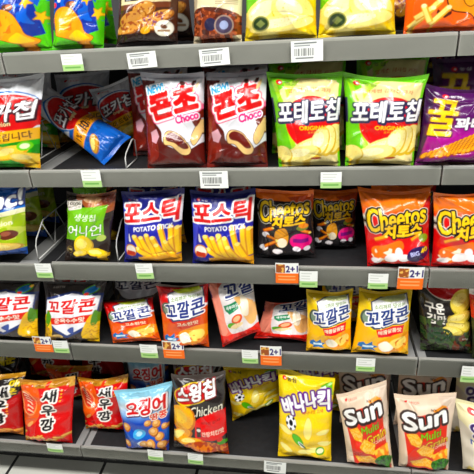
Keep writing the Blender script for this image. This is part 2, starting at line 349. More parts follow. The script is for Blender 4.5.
def _vtext(a, s, x, y0, dy, w, h, col, out, bold=.02, tilt=0, ow=.026):
    for i, ch in enumerate(s): a.text(ch, x + tilt * i, y0 + dy * i, w, h, col, bold, [(out, bold + ow)], rot=-4)
def art_shrimp():
    a = Art(1.3, (204, 42, 30), 20)
    a.rect(0, 0, 1, .13, (184, 130, 66)); a.mottle(a.mpoly([(0, 0), (1, 0), (1, .16), (0, .1)]), (212, 166, 96), .4, .1)
    a.blob([(-.02, .14), (.3, .1), (.44, .3), (.4, .6), (.2, .74), (0, .7)], (226, 100, 56)); a.ell(.17, .37, .17, .27, (238, 150, 100), -22); a.ell(.17, .37, .14, .23, (222, 84, 66), -22)
    for k in range(6): a.ell(.12 + k * .022, .22 + k * .055, .085, .02, (246, 206, 176), 24); a.ell(.13 + k * .022, .235 + k * .055, .07, .012, (190, 40, 50), 24)
    a.ell(.2, .72, .1, .035, (236, 170, 110), -40)
    a.poly([(.52, .05), (.6, .02), (.5, .3), (.44, .5)], (220, 74, 50))
    _vtext(a, '새우깡', .6, .27, .22, .26, .17, (24, 20, 22), (248, 244, 236), .022, -.006)
    for k in range(4): a.ell(.82, .2 + k * .05, .02, .016, (240, 170, 60))
    for k in range(16):
        x = (k * .37) % 1; a.ell(x, .9 + (k % 4) * .028, .1, .03, (186, 120, 60), -30 + (k * 47) % 70); a.ell(x, .893 + (k % 4) * .028, .085, .02, (226, 176, 106), -30 + (k * 47) % 70)
    a.logo(.26, .085, (60, 30, 20), (200, 40, 30), .8)
    return a.done()
def art_shrimp_spicy():
    a = Art(1.3, (168, 34, 30), 21)
    a.poly([(0, 0), (1, 0), (1, .3), (.75, .5), (.4, .34), (0, .5)], (34, 28, 26)); a.rect(0, 0, 1, .07, (176, 128, 62)); a.mottle(a.mpoly([(0, .0), (1, 0), (1, .08), (0, .08)]), (214, 170, 96), .4, .1)
    _vtext(a, '매운', .9, .16, .13, .16, .11, (230, 206, 60), (40, 30, 26), .014, -.03); _vtext(a, '새우깡', .7, .3, .22, .24, .17, (24, 20, 22), (244, 240, 232), .026, -.02)
    for k in range(4): a.ell(.82, .52 + k * .05, .02, .016, (240, 150, 50))
    for k in range(14):
        x = (k * .37) % 1; a.ell(x, .92 + (k % 3) * .03, .1, .03, (176, 104, 50), -30 + (k * 47) % 70); a.ell(x, .914 + (k % 3) * .03, .085, .02, (216, 156, 90), -30 + (k * 47) % 70)
    return a.done()
def art_black_gold():
    a = Art(1.3, (30, 26, 24), 22); a.rect(0, 0, 1, .12, (120, 84, 40)); a.mottle(a.mpoly([(0, .02), (1, .02), (1, .12), (0, .12)]), (178, 134, 70), .5, .08); a.text('매운', .8, .26, .3, .16, (226, 206, 60), .016, rot=-6); a.text('새우', .44, .27, .36, .18, (40, 34, 32), .016, [((230, 224, 214), .032)], rot=-5)
    a.mottle(a.mpoly([(0, .45), (1, .45), (1, .6), (0, .6)]), (96, 60, 30), .3, .1); return a.done()
def art_brown_red():
    a = Art(1.3, (150, 42, 30), 23); a.poly([(0, 0), (1, 0), (1, .26), (.4, .3), (0, .2)], (122, 80, 40)); a.mottle(a.mpoly([(0, .1), (1, .1), (1, .4), (0, .4)]), (204, 150, 84), .35, .1); a.ell(.7, .3, .2, .05, (240, 210, 160), -35); a.ell(.72, .36, .22, .05, (190, 30, 30), -30); _vtext(a, '새우깡', .4, .5, .2, .24, .16, (30, 24, 24), (244, 240, 232), .02); return a.done()

def art_squid_ball():
    a = Art(1.18, (36, 66, 158), 24)
    a.grad([(0, (150, 200, 216)), (.12, (150, 200, 220)), (.3, (214, 226, 236)), (.44, (120, 160, 210)), (.54, (36, 66, 160)), (.8, (40, 90, 180)), (1, (28, 50, 130))])
    a.ell(.42, .72, .13, .1, (90, 170, 220)); a.ell(.42, .72, .06, .05, (190, 230, 246)); a.ell(.45, .9, .1, .06, (220, 236, 246))
    for x, y, r in [(.13, .62, .1), (.1, .92, .09), (.5, .93, .11), (.66, .92, .12), (.85, .8, .1), (.9, .94, .1), (.72, .72, .11), (.78, .6, .09), (.62, .56, .07), (.95, .66, .07)]:
        a.ell(x, y, r, r * .84, (150, 86, 40), 10); a.ell(x - .008, y - .01, r * .88, r * .7, (214, 156, 96), 10); a.ell(x - .02, y - .02, r * .45, r * .32, (236, 194, 140), 10)
    a.text('오징어', .55, .3, .76, .23, (196, 26, 46), .026, [((252, 246, 246), .046)], rot=-5, drop=((70, 20, 50), .044, .01, .014)); a.text('땅콩', .82, .47, .3, .11, (206, 60, 40), .012, [((250, 236, 220), .024)], rot=-6)
    a.text('orion', .28, .43, .16, .025, (60, 70, 140), .003)
    return a.done()
def art_swing():
    a = Art(1.42, (34, 28, 27), 25)
    a.rect(0, 0, 1, .08, (60, 52, 48)); a.ell(.4, .24, .4, .2, (226, 196, 90), -14); a.ell(.4, .24, .375, .175, (186, 24, 34), -14)
    a.text('스윙칩', .46, .22, .74, .21, (250, 250, 248), .02, [((120, 16, 24), .036)], rot=-10, shear=.1)
    a.blob([(.5, .56), (1, .47), (1.02, .78), (.5, .84), (.45, .7)], (212, 40, 46)); a.text('국내산 감자', .74, .6, .36, .035, (60, 10, 10), .004, rot=-5); a.text('간장치킨맛', .78, .74, .4, .06, (250, 220, 200), .006, rot=-5)
    a.rect(.48, .66, .56, .8, (60, 30, 26)); a.ell(.52, .7, .04, .03, (230, 220, 210))
    a.text('Chicken', .66, .45, .64, .12, (244, 240, 220), .002, rot=-10, shear=.25)
    a.chip(.2, .58, .26, .27, 24, (240, 178, 66), (200, 120, 30), (248, 200, 100)); a.chip(.12, .84, .3, .13, -30, (236, 166, 56), (190, 110, 30))
    a.chip(.35, .88, .24, .08, -10, (232, 170, 76), (190, 116, 40))
    m = a.mpoly(a.smooth([(.25, .94), (.45, .86), (.7, .86), (.95, .9), (1, 1), (.25, 1)])); a.put(m, (160, 66, 30)); a.mottle(m, (206, 120, 60), .45, .04); a.ell(.93, .88, .08, .05, (80, 140, 50)); a.ell(.9, .84, .05, .04, (200, 50, 40))
    return a.done()
def art_banana():
    a = Art(1.36, (240, 212, 44), 26)
    a.blob([(0, .55), (.3, .7), (.7, .66), (1, .5), (1, 1), (0, 1)], (238, 204, 36)); a.poly([(.76, .1), (.98, .04), (1, .2), (.86, .17)], (120, 180, 60)); a.poly([(.75, .13), (.86, .1), (.9, .16), (.8, .18)], (246, 246, 236))
    a.logo(.1, .1, (50, 44, 40), (214, 30, 40), 1.15); a.text('농심', .23, .1, .17, .05, (50, 44, 40), .008)
    for ch, x, y, w, h, r in [('바', .16, .42, .2, .2, -20), ('나', .38, .34, .19, .2, -16), ('나', .6, .28, .19, .2, -12), ('킥', .84, .27, .22, .24, -6)]:
        a.put(dilate(a.mtext(ch, x, y, w, h, r), .046 * a.W), (96, 36, 126))
    for ch, x, y, w, h, r in [('바', .16, .42, .2, .2, -20), ('나', .38, .34, .19, .2, -16), ('나', .6, .28, .19, .2, -12), ('킥', .84, .27, .22, .24, -6)]:
        a.text(ch, x, y, w, h, (250, 250, 250), .026, rot=r)
    a.text('바나나맛 스낵', .64, .43, .4, .04, (200, 110, 30), .005, rot=-10)
    a.ell(.22, .6, .1, .1, (250, 250, 250), out=(60, 50, 50), ow=.006); a.ell(.22, .6, .04, .04, (20, 20, 24))
    for k in range(5): t = k * 1.257 + .3; a.ell(.22 + .082 * math.cos(t), .6 + .082 * math.sin(t) * a.W / a.H, .022, .022, (20, 20, 24))
    a.blob([(.5, .56), (.56, .5), (.62, .56), (.63, .68), (.58, .76), (.5, .74), (.47, .66)], (246, 232, 150), (222, 176, 40), .008)
    a.ell(.36, .78, .13, .06, (100, 180, 60), 40, (60, 110, 40), .008); a.ell(.44, .84, .09, .025, (246, 246, 246), 40); a.ell(.46, .85, .1, .014, (50, 90, 40), 40)
    for x, y, r in [(.12, .7, 10), (.85, .66, -14), (.88, .82, 8), (.14, .93, 20), (.5, .95, 4), (.66, .92, -8)]: a.ell(x, y, .13, .045, (252, 238, 160), r, (232, 184, 60), .006)
    a.ell(.8, .92, .09, .07, (100, 160, 60), -20); a.ell(.8, .92, .07, .04, (240, 240, 200), -20)
    return a.done()
def art_sun(dark=False):
    bg, red = ((226, 206, 184), (206, 62, 46)) if not dark else ((112, 98, 90), (96, 50, 40))
    a = Art(1.4, bg, 27)
    if not dark: a.poly([(.72, .04), (1, .02), (1, .6), (.93, .8), (.86, .3)], (214, 196, 178))
    a.poly([(.06, .36), (.16, .24), (.9, .18), (.9, .6), (.97, 1), (.14, 1), (.1, .66)], red)
    a.poly([(.6, .16), (.78, .12), (.88, .16), (.86, .24), (.7, .24)], (232, 150, 40)); a.text('통곡물', .74, .19, .16, .035, (80, 40, 20), .005, rot=-8); a.text("It's", .62, .155, .09, .03, (70, 50, 40), .005)
    a.swirl(.16, .08, (200, 60, 50), (216, 40, 50), .9)
    S = a.mtext('Sun', .47, .29, .8, .23, -12, .12); S = dilate(S, .016 * a.W); a.put(dilate(S, .04 * a.W), (48, 30, 26)); a.put(np.roll(dilate(S, .036 * a.W), int(.02 * a.W), 0), (48, 30, 26)); a.put(S, (250, 248, 244))
    if not dark:
        a.text('Multi', .58, .5, .4, .09, (126, 186, 50), .006, [((120, 40, 20), .016)], rot=-10, shear=.2); a.text('Grain', .7, .605, .46, .1, (226, 190, 70), .006, [((130, 60, 20), .016)], rot=-14, shear=.2)
        a.text('멀티그레인', .7, .68, .4, .04, (250, 220, 190), .005, rot=-12)
    for pts in ([(.12, .52), (.3, .48), (.4, .56), (.36, .66), (.2, .64)], [(.3, .72), (.42, .62), (.66, .7), (.6, .82), (.42, .8)], [(.18, .9), (.5, .84), (.7, .9), (.62, .98), (.25, .98)]):
        a.poly(pts, (236, 170, 74), (190, 110, 36), .01); a.mottle(a.mpoly(pts), (246, 200, 120), .45, .02)
    m = a.mpoly([(.6, .78), (.95, .72), (.95, .9), (.7, .95)]); a.put(m, (226, 130, 50)); a.mottle(m, (244, 190, 100), .45, .05)
    m = a.mell(.8, .93, .2, .14); a.put(m, (44, 84, 36)); a.mottle(m, (70, 130, 50), .5, .03); a.mottle(m, (26, 50, 26), .25, .02)
    return a.done()
def art_cream():
    a = Art(1.35, (234, 226, 186), 28)
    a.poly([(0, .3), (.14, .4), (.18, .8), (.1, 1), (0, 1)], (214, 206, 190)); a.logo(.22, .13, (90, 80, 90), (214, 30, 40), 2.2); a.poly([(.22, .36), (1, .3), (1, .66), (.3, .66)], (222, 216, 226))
    a.text('양파링', .54, .4, .8, .24, (56, 34, 96), .024, [((236, 232, 240), .034)]); a.text('Milk', .3, .58, .34, .07, (70, 90, 150), .006)
    a.ell(.7, .85, .3, .1, (226, 180, 100)); a.ell(.7, .85, .2, .05, (244, 220, 170)); a.mottle(a.mpoly([(0, .76), (.4, .76), (.4, 1), (0, 1)]), (222, 200, 130), .4, .08)
    return a.done()

def art_sea_cracker():
    a = Art(1.36, (26, 54, 150), 29)
    a.poly([(0, .84), (.3, .94), (.6, .95), (1, .86), (1, 1), (0, 1)], (112, 204, 46)); a.poly([(.84, .52), (1, .44), (1, .95), (.94, .8)], (104, 196, 44)); a.mottle(a.mpoly([(0, .4), (1, .4), (1, .8), (0, .8)]), (44, 96, 196), .35, .07)
    a.text('고래밥', .42, .34, .8, .22, (216, 40, 60), .03, [((250, 248, 248), .06)], rot=-8); a.ell(.1, .58, .05, .04, (220, 60, 80)); a.ell(.2, .53, .03, .03, (250, 240, 240)); a.ell(.04, .74, .05, .045, (230, 120, 150))
    for x, y in [(.74, .52), (.93, .68)]:
        a.poly([(x + (.1 if k % 2 == 0 else .045) * math.cos(k * .628 + .2), y + (.1 if k % 2 == 0 else .045) * math.sin(k * .628 + .2) * a.W / a.H) for k in range(10)], (236, 196, 70), (180, 120, 30), .008)
    a.ell(.42, .58, .1, .06, (90, 60, 50)); a.ell(.45, .57, .06, .035, (200, 130, 100))
    a.blob([(.06, .76), (.12, .66), (.28, .6), (.48, .64), (.64, .76), (.72, .88), (.88, .94), (.8, 1.0), (.56, .99), (.36, .95), (.14, .9)], (244, 164, 54), (110, 60, 20), .01); a.blob([(.44, .94), (.58, .86), (.7, .9), (.82, .96), (.56, .985)], (246, 208, 96)); a.blob([(.1, .76), (.2, .66), (.38, .66), (.48, .77), (.42, .87), (.2, .88)], (248, 176, 66)); a.mottle(a.mell(.34, .76, .22, .14, 20), (228, 130, 50), .25, .06)
    return a.done()
def art_choc_cookie():
    a = Art(1.4, (70, 40, 28), 30)
    a.rect(.06, .1, .92, .6, (232, 216, 176)); a.text('초코', .5, .47, .7, .17, (40, 26, 22), .03)
    a.poly([(.06, .6), (.92, .58), (.92, .64), (.06, .66)], (110, 60, 40))
    for x, y, rx, ry, r in [(.5, .66, .2, .12, -10), (.3, .76, .26, .12, -16), (.24, .86, .28, .1, -14), (.74, .76, .25, .1, -22), (.6, .82, .2, .1, 20)]:
        a.ell(x, y, rx, ry, (150, 92, 46), r); m = a.mell(x - .01, y - .008, rx * .92, ry * .86, r); a.put(m, (204, 148, 86)); a.mottle(m, (150, 80, 50), .33, .035); a.mottle(m, (236, 196, 140), .2, .04)
    a.mottle(a.mell(.66, .78, .2, .1, -20), (120, 70, 100), .35, .03); a.rect(0, .93, 1, 1, (40, 26, 22)); a.ell(.54, .9, .09, .06, (226, 166, 70)); a.ell(.84, .88, .14, .13, (226, 222, 206)); a.ell(.84, .88, .11, .1, (236, 234, 222)); a.rect(.75, .895, .93, .92, (150, 120, 90)); a.ell(.84, .86, .05, .035, (110, 70, 50), 20)
    return a.done()
def art_choc_ball():
    a = Art(1.7, (226, 214, 180), 31)
    a.rect(0, 0, .1, 1, (190, 176, 150)); a.rect(.0, .1, 1, .3, (110, 60, 40)); a.text('초코', .56, .45, .6, .1, (70, 40, 30), .02)
    for k in range(4): a.rect(.5, .56 + k * .02, .95, .566 + k * .02, (120, 90, 70))
    m = a.mpoly(a.smooth([(0, .72), (.3, .66), (.7, .7), (1, .76), (1.02, .98), (0, .98)])); a.put(m, (120, 56, 36)); a.mottle(m, (176, 96, 66), .42, .05); a.mottle(m, (76, 34, 26), .3, .06); a.ell(.56, .7, .3, .05, (90, 44, 34), 8)
    a.ell(.4, .86, .13, .13, (40, 38, 64)); a.ell(.68, .87, .2, .2, (150, 130, 120)); a.ell(.68, .87, .17, .17, (70, 60, 80)); a.ell(.68, .87, .09, .09, (150, 160, 190))
    return a.done()
def art_yellow_chip():
    a = Art(1.24, (232, 206, 70), 32)
    a.poly([(0, 0), (1, 0), (1, .5), (.5, .62), (.1, .8), (0, .9)], (116, 182, 52)); a.poly([(.5, 0), (1, 0), (1, .6), (.7, .6)], (240, 206, 40))
    a.chip(.3, .76, .36, .22, -30, (244, 226, 140), (222, 190, 84), (248, 238, 186)); a.chip(.7, .74, .34, .26, 24, (244, 228, 146), (222, 192, 88), (250, 240, 190)); a.chip(.55, .9, .5, .14, -8, (246, 232, 154), (218, 186, 84), (250, 242, 196))
    a.ell(.22, .88, .13, .12, (150, 150, 90)); a.ell(.22, .88, .11, .1, (44, 60, 34)); a.poly([(.15, .88), (.22, .83), (.29, .88), (.22, .93)], (120, 130, 80))
    return a.done()
def art_orange_stick():
    a = Art(1.22, (226, 104, 40), 33)
    a.blob([(.5, .2), (1.1, .1), (1.1, 1.05), (.9, .86), (.6, .8), (.52, .6)], (242, 152, 44), (70, 30, 20), .022); a.blob([(.78, .4), (.9, .5), (1.0, .4), (.98, .7), (.86, .76), (.76, .66)], (246, 168, 60), (80, 36, 20), .014); a.poly([(.4, .8), (.5, .86), (.6, .82), (.6, .86), (.5, .91), (.38, .85)], (80, 36, 20))
    for x0, y0, x1, y1 in [(.04, 1., .44, .7), (.1, .9, .34, .78), (.3, .98, .56, .78), (.22, .5, .42, .66), (.3, .95, .2, .76)]: a.stick(x0, y0, x1, y1, .075, (244, 220, 140), (214, 160, 80), (250, 234, 180))
    return a.done()
# ------------------------------------------------------------------ materials
def nodes(name):
    m = bpy.data.materials.new(name); m.use_nodes = True; nt = m.node_tree
    b = nt.nodes['Principled BSDF']; return m, nt, b
def film(name, rough, spec, bump):
    m, nt, b = nodes(name)
    v = nt.nodes.new('ShaderNodeVertexColor'); v.layer_name = 'print'; nt.links.new(v.outputs[0], b.inputs['Base Color'])
    b.inputs['Roughness'].default_value = rough; b.inputs['Specular IOR Level'].default_value = spec
    tc = nt.nodes.new('ShaderNodeTexCoord'); n = nt.nodes.new('ShaderNodeTexNoise'); n.inputs['Scale'].default_value = 45; n.inputs['Detail'].default_value = 3
    nt.links.new(tc.outputs['Object'], n.inputs['Vector'])
    bp = nt.nodes.new('ShaderNodeBump'); bp.inputs['Strength'].default_value = bump; bp.inputs['Distance'].default_value = .004
    nt.links.new(n.outputs['Fac'], bp.inputs['Height']); nt.links.new(bp.outputs[0], b.inputs['Normal'])
    return m
def solid(name, col, rough=.5, metal=0, noise=0, scale=20, bump=0, spec=.5, stretch=(1, 1, 1)):
    m, nt, b = nodes(name); c = lin(col); b.inputs['Roughness'].default_value = rough; b.inputs['Metallic'].default_value = metal; b.inputs['Specular IOR Level'].default_value = spec
    tc = nt.nodes.new('ShaderNodeTexCoord'); mp = nt.nodes.new('ShaderNodeMapping'); mp.inputs['Scale'].default_value = stretch
    n = nt.nodes.new('ShaderNodeTexNoise'); n.inputs['Scale'].default_value = scale; n.inputs['Detail'].default_value = 4
    nt.links.new(tc.outputs['Object'], mp.inputs['Vector']); nt.links.new(mp.outputs[0], n.inputs['Vector'])
    r = nt.nodes.new('ShaderNodeValToRGB'); r.color_ramp.elements[0].position = .3; r.color_ramp.elements[1].position = .7
    r.color_ramp.elements[0].color = (*(c * (1 - noise)), 1); r.color_ramp.elements[1].color = (*np.minimum(c * (1 + noise), 1), 1)
    nt.links.new(n.outputs['Fac'], r.inputs[0]); nt.links.new(r.outputs[0], b.inputs['Base Color'])
    if bump:
        bp = nt.nodes.new('ShaderNodeBump'); bp.inputs['Strength'].default_value = bump; bp.inputs['Distance'].default_value = .004
        nt.links.new(n.outputs['Fac'], bp.inputs['Height']); nt.links.new(bp.outputs[0], b.inputs['Normal'])
    return m
FILM = film('glossy printed film', .2, .6, .3)
SATIN = film('satin printed film', .34, .5, .25)
CARD = film('printed card', .55, .3, .0)
RAIL = solid('grey shelf rail', (154, 152, 145), .5, 0, .05, 9, .1, stretch=(1, 1, 2))
STEEL = solid('painted grey shelf steel', (150, 150, 148), .45, 0, .06, 12)
MAT = solid('black rubber mat', (30, 30, 32), .6, 0, .2, 60, .2)
BACK = solid('dark grey back panel', (70, 70, 72), .6, 0, .1, 8)
WIRE = solid('white coated wire', (205, 205, 200), .35, 0, .03, 10)
KICK = solid('dark plinth', (46, 46, 46), .6, 0, .1, 8)
def clear_mat():
    m, nt, b = nodes('clear plastic cover'); nt.nodes.remove(b); out = nt.nodes['Material Output']
    t = nt.nodes.new('ShaderNodeBsdfTransparent'); t.inputs[0].default_value = (.93, .94, .93, 1)
    g = nt.nodes.new('ShaderNodeBsdfGlossy'); g.inputs['Roughness'].default_value = .2
    fr = nt.nodes.new('ShaderNodeFresnel'); fr.inputs[0].default_value = 1.13
    n = nt.nodes.new('ShaderNodeTexNoise'); n.inputs['Scale'].default_value = 9; n.inputs['Detail'].default_value = 0; bp = nt.nodes.new('ShaderNodeBump'); bp.inputs['Strength'].default_value = .6; bp.inputs['Distance'].default_value = .01
    bp.inputs['Strength'].default_value = .1
    tc = nt.nodes.new('ShaderNodeTexCoord'); nt.links.new(tc.outputs['Object'], n.inputs['Vector']); nt.links.new(n.outputs['Fac'], bp.inputs['Height'])
    nt.links.new(bp.outputs[0], fr.inputs['Normal']); nt.links.new(bp.outputs[0], g.inputs['Normal'])
    mx = nt.nodes.new('ShaderNodeMixShader'); nt.links.new(fr.outputs[0], mx.inputs[0]); nt.links.new(t.outputs[0], mx.inputs[1]); nt.links.new(g.outputs[0], mx.inputs[2]); nt.links.new(mx.outputs[0], out.inputs['Surface'])
    return m
CLEAR = clear_mat()

# ------------------------------------------------------------------ object helpers
def link(name, me, mat, parent=None):
    o = bpy.data.objects.new(name, me); C.objects.link(o)
    if mat: me.materials.append(mat)
    if parent: o.parent = parent
    return o
def tag(o, label=None, cat=None, group=None, kind=None):
    for k, v in (('label', label), ('category', cat), ('group', group), ('kind', kind)):
        if v: o[k] = v
    return o
def empty(name, loc=(0, 0, 0)):
    o = bpy.data.objects.new(name, None); C.objects.link(o); o.location = loc; o.empty_display_size = .03; return o
class MB:
    def __init__(s): s.v = []; s.f = []
    def add(s, v, f): b = len(s.v); s.v += [tuple(map(float, p)) for p in v]; s.f += [tuple(b + i for i in q) for q in f]; return s
    def box(s, a, b):
        (x0, y0, z0), (x1, y1, z1) = a, b
        return s.add([(x0, y0, z0), (x1, y0, z0), (x1, y1, z0), (x0, y1, z0), (x0, y0, z1), (x1, y0, z1), (x1, y1, z1), (x0, y1, z1)],
                     [(3, 2, 1, 0), (4, 5, 6, 7), (0, 1, 5, 4), (1, 2, 6, 5), (2, 3, 7, 6), (3, 0, 4, 7)])
    def extrude_x(s, prof, x0, x1, nx=1):      # closed (y, z) profile swept along x
        k = len(prof); v = [(x0 + (x1 - x0) * i / nx, y, z) for i in range(nx + 1) for y, z in prof]
        f = [(i * k + j, i * k + (j + 1) % k, (i + 1) * k + (j + 1) % k, (i + 1) * k + j) for i in range(nx) for j in range(k)]
        return s.add(v, f + [tuple(range(k))[::-1], tuple(nx * k + j for j in range(k))])
    def tube(s, pts, r, n=8):
        pts = [np.array(p, float) for p in pts]; v = []; f = []
        for i, p in enumerate(pts):
            t = pts[min(i + 1, len(pts) - 1)] - pts[max(i - 1, 0)]; t /= np.linalg.norm(t); a = np.cross(t, (0, 0, 1) if abs(t[2]) < .9 else (1, 0, 0)); a /= np.linalg.norm(a); b = np.cross(t, a)
            v += [p + r * (math.cos(2 * math.pi * j / n) * a + math.sin(2 * math.pi * j / n) * b) for j in range(n)]
        for i in range(len(pts) - 1):
            f += [(i * n + j, i * n + (j + 1) % n, (i + 1) * n + (j + 1) % n, (i + 1) * n + j) for j in range(n)]
        return s.add(v, f + [tuple(range(n))[::-1], tuple((len(pts) - 1) * n + j for j in range(n))])
    def build(s, name, mat, parent=None, smooth=False, bevel=0):
        me = bpy.data.meshes.new(name); me.from_pydata(s.v, [], s.f); me.update()
        if smooth: me.polygons.foreach_set('use_smooth', [True] * len(me.polygons))
        o = link(name, me, mat, parent)
        if bevel: m = o.modifiers.new('bevel', 'BEVEL'); m.width = bevel; m.segments = 2; m.limit_method = 'ANGLE'
        return o

def grid_mesh(name, layers, cols, mat, parent):
    """layers: list of (rows, cols, 3) vertex grids, each with its own colours; all in ONE mesh."""
    V = []; Q = []; K = []; b = 0
    for P, c, flip in layers:
        r, k = P.shape[:2]; V.append(P.reshape(-1, 3)); K.append(c.reshape(-1, 3))
        i = (np.arange(r - 1)[:, None] * k + np.arange(k - 1)[None]).ravel() + b
        q = np.stack([i, i + 1, i + k + 1, i + k], 1); Q.append(q[:, ::-1] if flip else q); b += r * k
    V = np.concatenate(V); Q = np.concatenate(Q); K = np.concatenate(K)
    me = bpy.data.meshes.new(name); me.vertices.add(len(V)); me.vertices.foreach_set('co', V.astype(np.float32).ravel())
    me.loops.add(Q.size); me.loops.foreach_set('vertex_index', Q.astype(np.int32).ravel())
    me.polygons.add(len(Q)); me.polygons.foreach_set('loop_start', (np.arange(len(Q)) * 4).astype(np.int32))
    me.polygons.foreach_set('use_smooth', np.ones(len(Q), bool)); me.update(calc_edges=True)
    a = me.color_attributes.new('print', 'FLOAT_COLOR', 'POINT'); a.data.foreach_set('color', np.concatenate([K, np.ones((len(K), 1))], 1).astype(np.float32).ravel())
    return link(name, me, mat, parent)

def sample(art, S, T, m=(0, 0)):                # T: 0 bottom .. 1 top
    S = (S - .5) * (1 + m[0]) + .5; T = (T - m[1]) / (1 - m[1])
    H, W = art.shape[:2]; x = np.clip(S, 0, 1) * (W - 1); y = (1 - np.clip(T, 0, 1)) * (H - 1)
    x0 = np.minimum(x.astype(int), W - 2); y0 = np.minimum(y.astype(int), H - 2); fx = (x - x0)[..., None]; fy = (y - y0)[..., None]
    return (art[y0, x0] * (1 - fx) + art[y0, x0 + 1] * fx) * (1 - fy) + (art[y0 + 1, x0] * (1 - fx) + art[y0 + 1, x0 + 1] * fx) * fy

ARTS = {}
def art(fn):
    if fn not in ARTS: ARTS[fn] = fn()
    return ARTS[fn]

TB, TT = .04, .955
MG = (.05, .075)                               # the print stays clear of the rolled edges
def bag(name, fn, label, group, o, ex, ey, quad, thick, seed, res=1.0, crease=1.0, mat=None, cat='snack bag', lip=None):
    """A pillow pack: quad = BL, BR, TR, TL in the (ex, ey) plane through o."""
    rng = np.random.RandomState(seed); A = art(fn); mat = mat or FILM
    ex = np.array(ex, float); ey = np.array(ey, float); back = np.cross(ey, ex); back = -back if np.dot(np.cross(ex, back), ey) < 0 else back
    root = empty(name); Mx = np.eye(4); Mx[:3, 0] = ex; Mx[:3, 1] = back; Mx[:3, 2] = ey; Mx[:3, 3] = o
    root.matrix_world = Matrix(Mx.tolist()); tag(root, label, cat, group)
    q = np.array(quad, float); Hh = .5 * (np.linalg.norm(q[3] - q[0]) + np.linalg.norm(q[2] - q[1])); Ww = .5 * (np.linalg.norm(q[1] - q[0]) + np.linalg.norm(q[2] - q[3]))
    ph = rng.rand(40) * 6.283; bx, by = rng.uniform(-1, 1, 2); sag = rng.uniform(.004, .011)
    cr = [(rng.uniform(.08, .92), rng.uniform(.1, .9), rng.uniform(0, 3.14), rng.uniform(.08, .25), rng.uniform(.006, .016), rng.uniform(-1, 1)) for _ in range(int(16 * crease))]
    nf = rng.randint(3, 6); tip = rng.uniform(-.012, .014); ear = rng.uniform(-.006, .006, 4)
    q[2] += (ear[0], ear[1]); q[3] += (ear[2], ear[3])
    def place(S, T):
        tau = np.clip((T - TB) / (TT - TB), 0, 1)
        s2 = .5 + (S - .5) * (1 - .055 * np.sin(np.pi * tau) ** .7)
        P = ((1 - s2) * (1 - T))[..., None] * q[0] + (s2 * (1 - T))[..., None] * q[1] + (s2 * T)[..., None] * q[2] + ((1 - s2) * T)[..., None] * q[3]
        v = P[..., 1] + sag * ((2 * S - 1) ** 2 - 1) * np.clip((T - .6) / .4, 0, 1) ** 2 + sag * .6 * (1 - (2 * S - 1) ** 2) * np.clip((.25 - T) / .25, 0, 1) ** 2
        bend = tip * np.clip((T - .78) / .22, 0, 1) ** 2 + .004 * bx * (S - .5) * 2 * T + .0035 * np.sin(6.283 * S * 1.3 + ph[0]) * np.clip((T - .8) / .2, 0, 1) + .003 * np.sin(6.283 * S * 1.1 + ph[1]) * np.clip((.12 - T) / .12, 0, 1)
        return P[..., 0], v, bend, tau
    def body(ns, nt, side):
        S, T = np.meshgrid(np.linspace(0, 1, ns), np.linspace(TB, TT, nt))
        u, v, bend, tau = place(S, T)
        g = np.clip(1 - np.abs(2 * S - 1) ** 2.3, 0, 1) ** .72
        tb = tau ** .56; k = np.clip(1 - np.abs(2 * tb - 1) ** 2.7, 0, 1) ** .58
        h = .5 * thick * g * k
        x, y = S * Ww, T * Hh
        soft = np.clip(g * 2, 0, 1)
        w = np.zeros_like(h)
        for i in range(6): a = ph[2 + i]; w += (.0024 if i < 3 else .0013) * np.sin((math.cos(a) * x + math.sin(a) * y) * (40 + 22 * i) + ph[10 + i])
        topd = (1 - tau) * Hh; botd = tau * Hh
        fold = lambda fr, p: np.abs(((S * fr + .12 * np.sin(7 * T + p) + p) % 1) - .5) * 2 - .5
        w += (.006 * fold(nf, ph[16]) + .002 * fold(nf * 2.3, ph[17])) * np.exp(-topd / .022) * np.clip(topd / .006, 0, 1)
        w += (.0055 * fold(nf + .7, ph[18]) + .002 * fold(nf * 2.1, ph[19])) * np.exp(-botd / .02) * np.clip(botd / .006, 0, 1)
        for cx, cy, an, L, wd, am in cr:
            dx = (x - cx * Ww) / Ww; dy = (y - cy * Hh) / Ww; al = dx * math.cos(an) + dy * math.sin(an); pe = -dx * math.sin(an) + dy * math.cos(an) + .25 * al * al * (am * 2)
            w += .0038 * am * np.exp(-np.abs(pe) / (wd * 1.6)) * np.exp(-(al / L) ** 2)
        for cxs, cys, sg in ((0, 1, 1), (1, 1, -1), (0, 0, -1), (1, 0, 1)):     # creases running in from the corners
            dx = (x - cxs * Ww) / Ww; dy = (y - cys * Hh) / Ww; dd = np.hypot(dx, dy) + 1e-6; th = np.arctan2(dy, dx)
            w += .003 * np.sin(th * 9 + ph[20]) * np.exp(-dd / .22) * np.clip(dd / .06, 0, 1)
        h = h + w * soft * (k > 0) * np.clip(k * 3, 0, 1)
        return np.stack([u, bend - side * h, v], -1), S, T
    f = res; ns, nt = int(118 * f), int(118 * f * min(Hh / Ww, 1.6))
    P, S, T = body(ns, nt, 1); P2, S2, T2 = body(max(ns // 4, 12), max(nt // 4, 14), -1)
    grid_mesh('pouch', [(P, sample(A, S, T, MG), False), (P2, sample(A, np.full_like(S2, .03), T2, MG), True)], None, mat, root)
    if lip:                                       # the belly presses against the lip of the rail instead of running through it
        yl, zl = lip
        for Q in (P, P2):
            wz = Q @ Mx[2, :3] + o[2]; wy = Q @ Mx[1, :3] + o[1]
            k = np.clip((zl + .015 - wz) / .010, 0, 1); k = k * k * (3 - 2 * k)
            push = k * np.maximum(yl + .0085 - wy, 0); Q += push[..., None] * (np.array([0, 1, 0]) @ Mx[:3, :3])
    zmin = (Mx[2, :3] @ np.concatenate([P.reshape(-1, 3), P2.reshape(-1, 3)]).T).min() + o[2]
